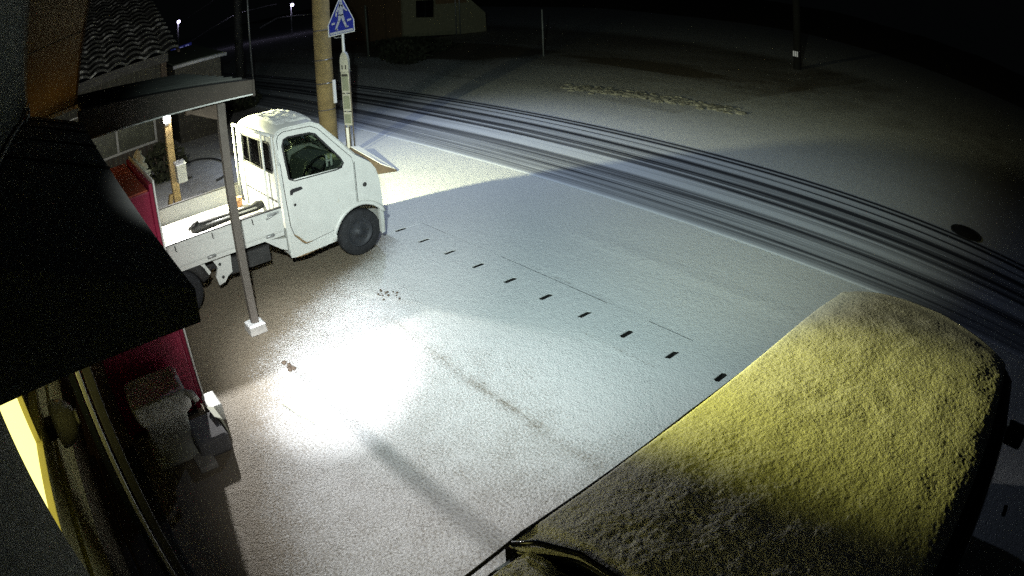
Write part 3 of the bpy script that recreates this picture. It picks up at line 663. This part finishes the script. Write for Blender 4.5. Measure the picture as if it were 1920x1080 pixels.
# ------------------------------------------------------------------ utility pole, crossing sign, bus stop
UP = thing('utility_pole', (-11.78, 5.62, 0), 'thick brown concrete utility pole with steel bands behind the truck', 'utility pole')
MB().lathe([(.175, 0), (.172, 2.), (.165, 5), (.15, 9.5), (0, 9.5)], (-11.78, 5.62, 0), n=28).build('shaft', 'pole', UP)
for z in (.75, 1.28, 1.75, 2.35): MB().lathe([(.176, -.012), (.182, -.012), (.182, .012), (.176, .012)], (-11.78, 5.62, z), n=28).build('steel_band', 'postpaint', UP)
for z in (1.28, 1.75): MB().tube([(-11.60, 5.56, z), (-11.585, 5.62, z)], .014, 6).build('step_bolt', 'steel', UP)
box((-11.63, 5.70, .86), (-11.59, 5.76, 1.32)).build('conduit_cover', 'white', UP)
MB().tube([(-11.7, 5.7, 5.5), (-11.1, 6.3, 5.75), (-10.75, 6.55, 5.62)], .03, 8).build('added_lamp_arm', 'steel', UP)  # unseen arm and hood, added to carry the bluish road fill
MB().lathe([(0, .14), (.10, .13), (.15, .05), (.16, 0), (.12, -.001)], (-10.6, 6.6, 5.5), n=20).build('added_lamp_hood', 'steel', UP)

SG = thing('crossing_sign', (-10.97, 5.62, 0), 'blue five-sided pedestrian crossing sign with a white walking figure', 'road sign')
SX = -10.90; cyy, z0 = 5.602, 2.235
PENT = [(-.27, 0), (.27, .03), (.265, .27), (.012, .79), (-.275, .22)]
def off(p, k): c = (0, .30); return (c[0] + (p[0] - c[0]) * k, c[1] + (p[1] - c[1]) * k)
def sgm(d): return lambda p: (SX + d, cyy + p[0], z0 + p[1])
MB().prism(PENT, sgm(-.012), sgm(0)).build('sign_plate', 'white', SG)
MB().prism([off(p, .93) for p in PENT], sgm(.0005), sgm(.003)).build('blue_field', 'blue', SG)
fg = MB()
def bar(a, b, w0, w1):
    a, b = Vector(a), Vector(b); d = (b - a).normalized(); nn = Vector((-d.y, d.x))
    fg.prism([a + nn * w0, a - nn * w0, b - nn * w1, b + nn * w1], sgm(.0032), sgm(.006))
fg.prism([(.0 + .034 * cos(t), .66 + .038 * sin(t)) for t in [2 * pi * k / 14 for k in range(14)]], sgm(.0032), sgm(.006))
bar((.0, .63), (-.005, .38), .035, .05)
bar((-.02, .60), (-.095, .45), .022, .017); bar((-.095, .46), (-.10, .37), .017, .014)
bar((.02, .59), (.075, .50), .022, .017); bar((.075, .50), (.125, .46), .017, .013)
bar((-.02, .40), (-.05, .27), .032, .024); bar((-.05, .28), (-.12, .12), .024, .018); bar((-.12, .13), (-.075, .115), .016, .012)
bar((.015, .40), (.05, .26), .032, .024); bar((.05, .27), (.10, .14), .024, .018); bar((.10, .15), (.145, .15), .016, .012)
fg.build('walking_figure', 'figure', SG)
st_ = MB(); fg = st_
bar((-.235, .055), (.235, .08), .022, .022); bar((-.20, .235), (-.135, .245), .018, .018); bar((.12, .265), (.205, .285), .018, .018)
st_.build('crossing_stripe', 'figure', SG)
MB().tube([(SX - .045, 5.645, 0), (SX - .045, 5.645, 2.75)], .028, 10).build('pole', 'wpaint', SG)
MB().tube([(SX - .03, 5.46, 2.23), (SX - .07, 5.50, 2.20), (SX - .045, 5.645, 2.19)], .012, 6).build('bracket', 'steel', SG)

BS = thing('bus_stop_sign', (-10.75, 5.57, 0), 'tall narrow grey bus stop board with a rounded head on two thin legs', 'bus stop sign')
Vd = Vector((.72, .30, 0)).normalized() * .095          # the board faces along the road, seen nearly edge-on
bc = Vector((-10.75, 5.55, 0))
def bpt(u, z, d=0.): q_ = Vector((-Vd.y, Vd.x, 0)).normalized() * d; p_ = bc + Vd * u + q_; return (p_.x, p_.y, z)
head = [(-1, 1.55)] + [(-cos(pi * k / 12), 1.74 + .19 * sin(pi * k / 12)) for k in range(13)] + [(1, 1.55)]
MB().prism(head, lambda p: bpt(p[0], p[1], -.03), lambda p: bpt(p[0], p[1], .03)).build('round_head', 'signgrey', BS, bev=.006)
for u in (-.42, .42): MB().prism([(u - .13, 1.60), (u + .13, 1.60), (u + .13, 1.68), (u - .13, 1.68)], lambda p: bpt(p[0], p[1], -.034), lambda p: bpt(p[0], p[1], -.0305)).build('dark_mark', 'chassis', BS)
hd = MB()
hd.prism([(-.7, 1.47), (.7, 1.47), (.7, 1.51), (-.7, 1.51)], lambda p: bpt(p[0], p[1], -.034), lambda p: bpt(p[0], p[1], -.026)); hd.build('dark_mark', 'chassis', BS)
for za, zb in ((1.16, 1.545), (.82, 1.14), (.55, .80)):
    f_ = MB().prism([(-.95, za), (.95, za), (.95, zb), (-.95, zb)], lambda p: bpt(p[0], p[1], -.02), lambda p: bpt(p[0], p[1], .02)).build('timetable_board', 'signgrey', BS, bev=.004)
    MB().prism([(-.75, za + .04), (.75, za + .04), (.75, zb - .04), (-.75, zb - .04)], lambda p: bpt(p[0], p[1], -.0245), lambda p: bpt(p[0], p[1], -.0205)).build('sheet', 'trimgrey', f_)
for u in (-.97, .0, .97): MB().tube([bpt(u, .04), bpt(u, .52 if u == 0 else 1.6)], .014, 7).build('leg', 'postpaint', BS)
MB().prism([(-.8, .10), (-.15, .10), (-.15, .50), (-.8, .50)], lambda p: bpt(p[0], p[1], -.01), lambda p: bpt(p[0], p[1], .01)).build('lower_plate', 'white', BS)
MB().box((-10.98, 5.40, 0), (-10.52, 5.70, .045), -.02).build('base', 'concrete', BS, bev=.01)

pl = thing('snowy_plank', (-9.9, 5.50, 0), 'brown board propped on the ground before the truck, its top white with snow', 'board')
MB().hexa([(-10.55, 5.26, 0), (-9.20, 5.12, 0), (-9.05, 5.46, 0), (-10.5, 5.6, 0), (-10.55, 5.42, .19), (-9.24, 5.30, .11), (-9.05, 5.46, .03), (-10.5, 5.6, .17)]).build('board', 'darkwood', pl, bev=.006)
MB().hexa([(-10.54, 5.425, .193), (-9.25, 5.305, .113), (-9.06, 5.455, .034), (-10.5, 5.59, .175), (-10.53, 5.435, .206), (-9.26, 5.315, .125), (-9.08, 5.45, .045), (-10.49, 5.58, .188)]).build('snow_layer', 'snow', pl, bev=.006)

# ------------------------------------------------------------------ snow-covered car
C_ = thing('parked_car', (-.37, 2.1, 0), 'black tall hatchback with its roof under a crust of snow, nearest the camera', 'car')
CX = -.375
bodyo = [(.48, .25), (.46, .80), (.52, 1.0), (.60, 1.05), (3.05, 1.05), (3.55, .98), (3.82, .82), (3.86, .40), (3.80, .25)]
def carx(sg, w_): return lambda p: (CX + sg * (w_ - .05 * max(0, (.5 - p[1]))), *p)
MB().prism(bodyo, carx(-1, .735), carx(1, .735)).build('body', 'gloss', C_, bev=.05)
gh = MB().hexa([(CX - .70, .56, 1.04), (CX + .70, .56, 1.04), (CX + .70, 3.42, 1.04), (CX - .70, 3.42, 1.04), (CX - .575, .66, 1.60), (CX + .575, .66, 1.60), (CX + .575, 2.88, 1.57), (CX - .575, 2.88, 1.57)])
gh.build('window', 'dglass', C_, bev=.04)
def roofz(t, y):
    e = 1 - abs(t)
    z = 1.69 - .055 * abs(t) ** 3.2 - .05 * sstep(2.3, 3.05, y) ** 2 - .012 * sstep(1.4, .85, y)
    return z
def roof_sheet(x0, x1, y0, y1, nx_, ny_, zf, skirt, ff=None):
    mb = MB(); v = []
    for j in range(ny_ + 1):
        for i in range(nx_ + 1):
            x = x0 + (x1 - x0) * i / nx_; y = y0 + (y1 - y0) * j / ny_
            if ff: x, y = ff(x, y, i / nx_, j / ny_)
            v.append((x, y, zf(x, y)))
    n1 = nx_ + 1
    mb.add(v, [(j * n1 + i, j * n1 + i + 1, (j + 1) * n1 + i + 1, (j + 1) * n1 + i) for j in range(ny_) for i in range(nx_)], True)
    rim = list(range(n1)) + [j * n1 + nx_ for j in range(1, ny_ + 1)] + [ny_ * n1 + i for i in range(nx_ - 1, -1, -1)] + [j * n1 for j in range(ny_ - 1, 0, -1)]
    w_ = [v[k] for k in rim] + [(v[k][0], v[k][1], v[k][2] - skirt) for k in rim]; n = len(rim)
    mb.add(w_, [(k, (k + 1) % n, n + (k + 1) % n, n + k) for k in range(n)])
    return mb
def rnd(x, y, u, v_):     # rounded front corners, bowed front edge
    t = (x - CX) / .58
    fr = max(0, (v_ - .55) / .45)
    y -= .06 * abs(t) ** 8 * fr + .11 * max(0, t) * fr - .03 * fr - .05 * (1 - t * t) * fr
    y -= .075 * sstep(.36, .58, abs(x - CX)) ** 1.5 * max(0, 1 - v_ * 5)
    x = CX + (x - CX) * (1 - .035 * fr ** 2)
    return x, y
rf = roof_sheet(CX - .605, CX + .605, .86, 3.05, 24, 40, lambda x, y: roofz((x - CX) / .6, y) - .022, .06, rnd).build('roof', 'gloss', C_)
def snz(x, y):
    t = (x - CX) / .6
    e = min(1, max(0, (.575 - abs(x - CX)) / .05))
    edge = min(1., max(0, (y - .87) / .03)) * sstep(3.08 - .11 * max(0, t), 2.94 - .11 * max(0, t), y) * (1 if x < CX else sstep(.58, .46, x - CX)) * sstep(.605, .58, CX - x)
    h = .012 + .016 * edge + edge * (0.0024 * noise.noise(Vector((x * 52, y * 52, 3))) + 0.0017 * noise.noise(Vector((x * 120, y * 120, 7))) + .006 * noise.noise(Vector((x * 9, y * 9, 1))))
    return roofz(t, y) + h - .012
roof_sheet(CX - .603, CX + .525, .87, 3.03, 190, 330, snz, .02, rnd).build('roof_snow', 'roof_snow', rf)
for sg in (-1, 1):
    MB().tube([(CX + sg * .575, .52, 1.60), (CX + sg * .598, .84, 1.628), (CX + sg * .606, 1.6, 1.632), (CX + sg * .602, 2.4, 1.615), (CX + sg * .575, 2.85, 1.565)], .014 if sg > 0 else .006, 8).build('roof_rail', 'gloss' if sg > 0 else 'rim', C_)
# rear spoiler beyond the roof edge, snow on it, a bare strip showing paint
spo = roof_sheet(CX - .57, CX + .57, .50, .853, 20, 8, lambda x, y: 1.63 - .05 * ((x - CX) / .6) ** 4 - .05 * sstep(.75, .5, y), .05).build('spoiler', 'gloss', C_)
def spz(x, y):
    e = sstep(.50, .53, y) * sstep(.815 - .03 * sin(x * 9) - .07 * sstep(-.85, -.70, x), .775 - .03 * sin(x * 9) - .07 * sstep(-.85, -.70, x), y) * sstep(.57, .53, abs(x - CX))
    return 1.622 - .05 * ((x - CX) / .6) ** 4 - .05 * sstep(.75, .5, y) + e * (.034 + .007 * noise.noise(Vector((x * 44, y * 44, 3))))
roof_sheet(CX - .555, CX + .555, .51, .83, 90, 26, spz, .01).build('spoiler_snow', 'roof_snow', spo)
MB().tube([(CX - .575, .785, 1.64), (CX - .52, .825, 1.66), (CX - .40, .862, 1.678), (CX, .866, 1.685), (CX + .40, .862, 1.678), (CX + .57, .854, 1.65)], .009, 8).build('roof_edge_seal', 'gloss', rf)
for sg in (-1, 1):
    mr_ = box((CX + sg * .80 - .09, 3.30, .98), (CX + sg * .80 + .09, 3.40, 1.12)).build('mirror', 'gloss', C_, bev=.03)
    box((CX + sg * .72 - .04, 3.33, 1.0), (CX + sg * .72 + .04, 3.37, 1.03)).build('arm', 'gloss', mr_)
    for y in (.95, 3.35):
        w0 = MB().lathe([(.18, -.07), (.27, -.075), (.285, -.04), (.285, .04), (.27, .075), (.18, .07)], (CX + sg * .66, y, .285), 'x', 28).build('wheel', 'tyre', C_)
        MB().lathe([(.185, -.05), (.18, sg * .06), (.05, sg * .03), (0, sg * .04)], (CX + sg * .66, y, .285), 'x', 24).build('rim', 'rim', w0)
    MB().prism([(.62, 1.0), (2.2, 1.0), (2.2, .96), (.62, .96)], lambda p: (CX + sg * .736, *p), lambda p: (CX + sg * .742, *p)).build('side_moulding', 'black', C_)
MB().prism([(3.56, .96), (3.79, .83), (3.80, .70), (3.62, .80)], lambda p: (CX - .70, *p), lambda p: (CX - .45, *p)).build('headlight', 'dglass', C_)
MB().prism([(3.56, .96), (3.79, .83), (3.80, .70), (3.62, .80)], lambda p: (CX + .45, *p), lambda p: (CX + .70, *p)).build('headlight', 'dglass', C_)

# ------------------------------------------------------------------ neighbour house with tiled roof
NH = thing('tiled_house', (-17.5, 0, 0), 'dark low house with a snow-flecked tiled roof behind the carport', 'house')
HX = -15.45
wnd = [(.72, .47), (2.66, .47), (2.66, 1.03), (.72, 1.03)]
MB().panel([(-5, 0), (2.95, 0), (2.95, 2.5), (-5, 2.5)], [wnd], lambda p: (HX, *p), lambda p: (HX - .12, *p)).build('wall', 'housewall', NH)
box((-24, 2.83, 0), (HX - .121, 2.95, 2.5)).build('side_wall', 'housewall', NH)
bt = MB()
for k in range(58): y = -4.9 + k * .135; bt.box((HX + .001, y, .02), (HX + .018, y + .03, .44))
bt.build('board_cladding', 'darkwood', NH)
wf = MB()
for a_, b_2 in (((.66, .42), (2.72, .475)), ((.66, 1.025), (2.72, 1.07)), ((.66, .47), (.72, 1.03)), ((2.66, .47), (2.72, 1.03)), ((1.60, .47), (1.66, 1.03))):
    wf.box((HX - .02, a_[0], a_[1]), (HX + .03, b_2[0], b_2[1]))
wfo = wf.build('window', 'wpaint', NH)
MB().prism(wnd, lambda p: (HX - .07, *p), lambda p: (HX - .06, *p)).build('pane', mat('frosted_pane', (.13, .14, .10), .3, var=.3, vscale=4), wfo)
cs = MB()
for k in range(60): y = -5 + k * .135; cs.box((HX + .02, y, 1.75), (HX + .05, y + .09, 2.28))
cs.box((HX + .0, -5, 1.75), (HX + .019, 3.0, 2.28)); cs.build('corrugated_strip', 'corr', NH)
box((HX, -5, 2.285), (HX + .16, 3.15, 2.50)).build('eave_board', 'carroof', NH)
box((HX, 2.952, 0), (HX + .14, 3.10, 2.285)).build('corner_post', 'darkwood', NH)
box((HX + .05, -5, 1.70), (HX + .22, 3.0, 1.73)).build('snow_ledge', 'wpaint', NH)
tr = MB(); v = []; rows, cols_ = 19, 180
for j in range(rows * 2 + 1):
    for i in range(cols_ + 1):
        s_ = (j // 2) / rows; y = -6.5 + 9.9 * i / cols_; x = HX + .35 - 6.2 * s_
        ph = (y / .50) % 1.0
        z = 2.50 + 2.6 * s_ + .10 * abs(sin(pi * ph)) + (.06 if j % 2 else 0) + .012 * noise.noise(Vector((int(y / .5) * 3.1, (j // 2) * 1.7, 0)))
        v.append((x - (.004 if j % 2 else 0), y, z))
tr.add(v, [(j * (cols_ + 1) + i, j * (cols_ + 1) + i + 1, (j + 1) * (cols_ + 1) + i + 1, (j + 1) * (cols_ + 1) + i) for j in range(rows * 2) for i in range(cols_)])
tro = tr.build('tiled_roof', 'tile', NH)
MB().tube([(HX - 5.85, -6.5, 5.12), (HX - 5.85, 3.4, 5.12)], .16, 8).build('ridge_cap', 'tile', tro)
MB().prism([(-5.8, 5.05), (.30, 2.50), (.30, 2.44), (-5.8, 4.99)], lambda p: (HX + p[0], 3.38, p[1]), lambda p: (HX + p[0], 3.44, p[1])).build('barge_board', 'darkwood', tro)
AN = thing('lean_to_roof', (-17.5, 4.0, 0), 'small lean-to with a pale sheet roof at the corner of the tiled house', 'lean-to')
MB().hexa([(-19.5, 3.5, 2.35), (-16.2, 3.5, 2.05), (-16.2, 4.9, 2.05), (-19.5, 4.9, 2.35), (-19.5, 3.5, 2.39), (-16.2, 3.5, 2.09), (-16.2, 4.9, 2.09), (-19.5, 4.9, 2.39)]).build('roof_sheet', mat('pale_green_sheet', (.20, .24, .19), .7, var=.2), AN)
MB().tube([(-16.15, 3.45, 2.03), (-16.15, 4.95, 2.03)], .05, 8).build('rain_gutter', 'white', AN)
box((-19.4, 3.55, 0), (-16.4, 4.85, 2.04)).build('wall', 'housewall', AN)

SS = thing('lit_shop_sign', (-27, 6.2, 0), 'small distant blue shop sign with a glowing white strip under it', 'shop sign')
def px_plane(u, v_): pass
sgb = MB().hexa([(-27, 5.70, 2.0), (-27, 6.66, 2.10), (-26.9, 6.66, 2.10), (-26.9, 5.70, 2.0), (-27, 5.70, 2.20), (-27, 6.66, 2.28), (-26.9, 6.66, 2.28), (-26.9, 5.70, 2.20)]).build('sign_board', mat('lit_blue_board', (.03, .03, .3), .5, emit=(.10, .12, .75), estr=.06), SS)
for k in range(3):
    let = MB()
    y = 5.84 + k * .27; zz = 2.045 + k * .025
    let.box((-26.898, y, zz), (-26.89, y + .03, zz + .12)); let.box((-26.898, y + .12, zz), (-26.89, y + .15, zz + .12)); let.box((-26.8975, y + .03, zz + .095), (-26.8905, y + .12, zz + .12)); let.box((-26.8975, y + .03, zz + .01), (-26.8905, y + .12, zz + .035)); let.build('lettering', M.setdefault('lit_lettering', mat('lit_lettering', (.4, .4, .7), .5, emit=(.45, .5, 1), estr=.25)), sgb)
MB().hexa([(-27, 5.84, 1.84), (-27, 6.66, 1.97), (-26.88, 6.66, 1.97), (-26.88, 5.84, 1.84), (-27, 5.84, 1.93), (-27, 6.66, 2.06), (-26.88, 6.66, 2.06), (-26.88, 5.84, 1.93)]).build('light_strip', mat('light_strip', (1, 1, 1), .5, emit=(.95, 1, .80), estr=1.3), SS)
MB().tube([(-27.05, 6.2, 0), (-27.05, 6.2, 2.0)], .06, 8).build('post', 'chassis', SS)

DP = thing('roadside_post', (-19.3, 6.35, 0), 'dark tall post with a stay standing in shrubs past the carport roof', 'post')
MB().tube([(-19.3, 6.35, 0), (-19.3, 6.35, 6)], .14, 10).build('shaft', 'chassis', DP)
MB().tube([(-19.2, 6.75, 0), (-19.3, 6.62, 6)], .03, 6).build('stay_wire', 'steel', DP)
def shrub(name, c, r, n, label, ls=.09):
    o = thing(name, (c[0], c[1], 0), label, 'shrub')
    mb = MB(); rr = random.Random(int(c[0] * 10))
    for _ in range(n):
        a = rr.uniform(0, 2 * pi); h = rr.random(); q_ = sqrt(rr.random()) * sin(pi * (.12 + .8 * h))
        p = Vector((c[0] + r[0] * q_ * cos(a), c[1] + r[1] * q_ * sin(a), r[2] * h))
        d1 = Vector((rr.uniform(-1, 1), rr.uniform(-1, 1), rr.uniform(-.6, 1))).normalized() * ls; d2 = d1.orthogonal().normalized() * ls * .45
        mb.add([p - d1, p + d2, p + d1, p - d2], [(0, 1, 2, 3)])
    mb.build('foliage', 'leaf', o, recalc=False)
    tk = MB()
    for k in range(5): a = k * 1.3; tk.tube([(c[0], c[1], 0), (c[0] + r[0] * .4 * cos(a), c[1] + r[1] * .4 * sin(a), r[2] * .7)], [.025, .01], 5)
    tk.build('stem', 'darkwood', o)
    return o
shrub('shrub', (-19.0, 6.2), (.7, .7, .7), 500, 'low dark shrub at the foot of the roadside post')
shrub('shrub', (-13.0, 2.35), (.55, .55, .75), 420, 'dark bush by the corner of the tiled house, behind the wooden post')
shrub('shrub', (-21.5, 13.6), (1.4, .8, .9), 600, 'dry brown shrub beyond the road behind the bus stop', .11)
shrub('shrub', (-25.5, 16.5), (3.6, 1.2, .6), 900, 'wide weedy shrub in front of the beige house', .12)
# hose-like loop on the ground beyond the carport
hs = MB().tube([(-12.9 + 1.35 * cos(t) * (1 - .1 * t), 3.1 + .55 * sin(t), .03) for t in [k * .25 for k in range(24)]], .02, 6)
tag(hs.build('garden_hose', 'chassis'), 'thin dark hose looped on the snow beyond the carport', 'hose')

# ------------------------------------------------------------------ across the road
BH = thing('beige_house', (-30, 22, 0), 'dim beige two-tone house across the road with one dark window', 'house')
FACE = [(19.03, .25), (24.55, -.1), (24.5, 1.15), (23.2, 2.25), (22.9, 6.0), (19.06, 6.0)]
WO = [(19.85, 1.26), (21.03, 1.16), (21.08, 2.17), (19.88, 2.22)]
MB().panel(FACE, [WO], lambda p: (-30, p[0], p[1]), lambda p: (-30.15, p[0], p[1])).build('wall', 'beige', BH)
box((-36, 19.03, 0), (-30.151, 19.15, 6)).build('end_wall', 'orangebrown', BH)
box((-30.2, 19.0, -.2), (-29.95, 24.6, .02)).build('footing', 'darkwood', BH)
MB().prism([(21.12, 1.9), (23.2, 1.85), (22.95, 3.2), (21.12, 3.2)], lambda p: (-29.998, *p), lambda p: (-29.985, *p)).build('brown_panel', 'orangebrown', BH)
wf2 = MB().prism(WO, lambda p: (-30.12, *p), lambda p: (-30.10, *p)).build('window', 'dglass', BH)
box((-30.03, 20.43, 1.22), (-29.99, 20.48, 2.19)).build('mullion', 'chassis', wf2)
for y in (22.35, 22.62): MB().tube([(-29.9, y, -.1), (-29.9, y, 4)], .035, 7).build('downpipe', 'steel', BH)
tag(MB().tube([(-18.27, 17.61, 0), (-18.27, 17.6, 1.0), (-18.28, 17.6, 1.85)], [.03, .03, .026], 8).build('marker_post', 'signgrey'), 'thin white marker post standing alone past the road', 'marker post')
FP = thing('reflector_pole', (-11.41, 25.31, 0), 'dark far pole with a small white reflective band', 'utility pole')
MB().lathe([(.17, 0), (.15, 8), (0, 8)], (-11.41, 25.31, 0), n=16).build('shaft', 'dark', FP)
rb = MB()
for k in (-1, 0, 1): rb.box((-11.41 + k * .09 - .025, 25.31 - .20, .55), (-11.41 + k * .09 + .025, 25.31 - .165, .78))
rb.build('reflector', mat('glowing_reflective_tape', (.9, .9, .9), .3, emit=(.8, .85, .85), estr=.12), FP)  # tape given a faint glow in place of light thrown back
tag(MB().tube([(-25.5, 14.35, 0), (-25.5, 14.3, 2.4)], [.05, .045], 8).build('sign_post', 'trimgrey'), 'short dim pale post behind the crossing sign', 'post')

lamps = ((-57, 18.76, 3.30, 'distant glaring street lamp where two thin cables meet'), (-55.2, 23.49, 2.86, 'distant glaring street lamp just left of the utility pole'), (-58.5, 13.24, 3.75, 'faint distant street lamp above the blue shop sign'))
lampmat = mat('street_lamp_glow', (1, 1, 1), .5, emit=(.72, .65, 1), estr=8.)
for x, y, z, lb in lamps:
    o = thing('street_lamp', (x, y, 0), lb, 'street lamp', 'distant street lamps')
    MB().tube([(x - .3, y, 0), (x - .3, y, z + .15), (x, y, z + .2)], .06, 8).build('post', 'steel', o)
    MB().lathe([(0, .16), (.12, .12), (.17, 0), (.12, -.12), (0, -.16)], (x, y, z), n=14).build('lamp_head', lampmat, o)
def cable(pts, r, lb):
    tag(MB().tube(pts, r, 6).build('overhead_cable', 'cable'), lb, 'cable', 'snow-lined cables')

cable([(-57, 12.6, 1.0), (-57, 15.8, 2.2), (-56.9, 18.5, 3.05)], .035, 'thin pale cable rising from the blue shop sign to the far street lamp')
cable([(-56.9, 18.9, 3.1), (-56.9, 20.5, 3.2), (-56.9, 22.6, 3.25)], .03, 'thin pale cable running right from the far street lamp')
cable([(-56, 13.5, 3.83), (-56, 14.8, 4.35), (-56, 16.3, 5.0)], .03, 'thin pale cable climbing out of the picture above the blue shop sign')
cable([(-55, 20.2, 1.3), (-55, 21.9, 1.9), (-55, 23.6, 1.78), (-55, 26.0, 1.6)], .07, 'thick snow-white cable sagging low just left of the utility pole')
# dark wooded rise far behind
tag(sheet('hill', frange(-160, 80, 60), [40, 60, 80, 110, 150], lambda x, y: -.2 + (y - 40) * .02 * (1 + .5 * fbm(x, y, .03, 2)), lambda x, y: .2, 'ground'), kind='structure')
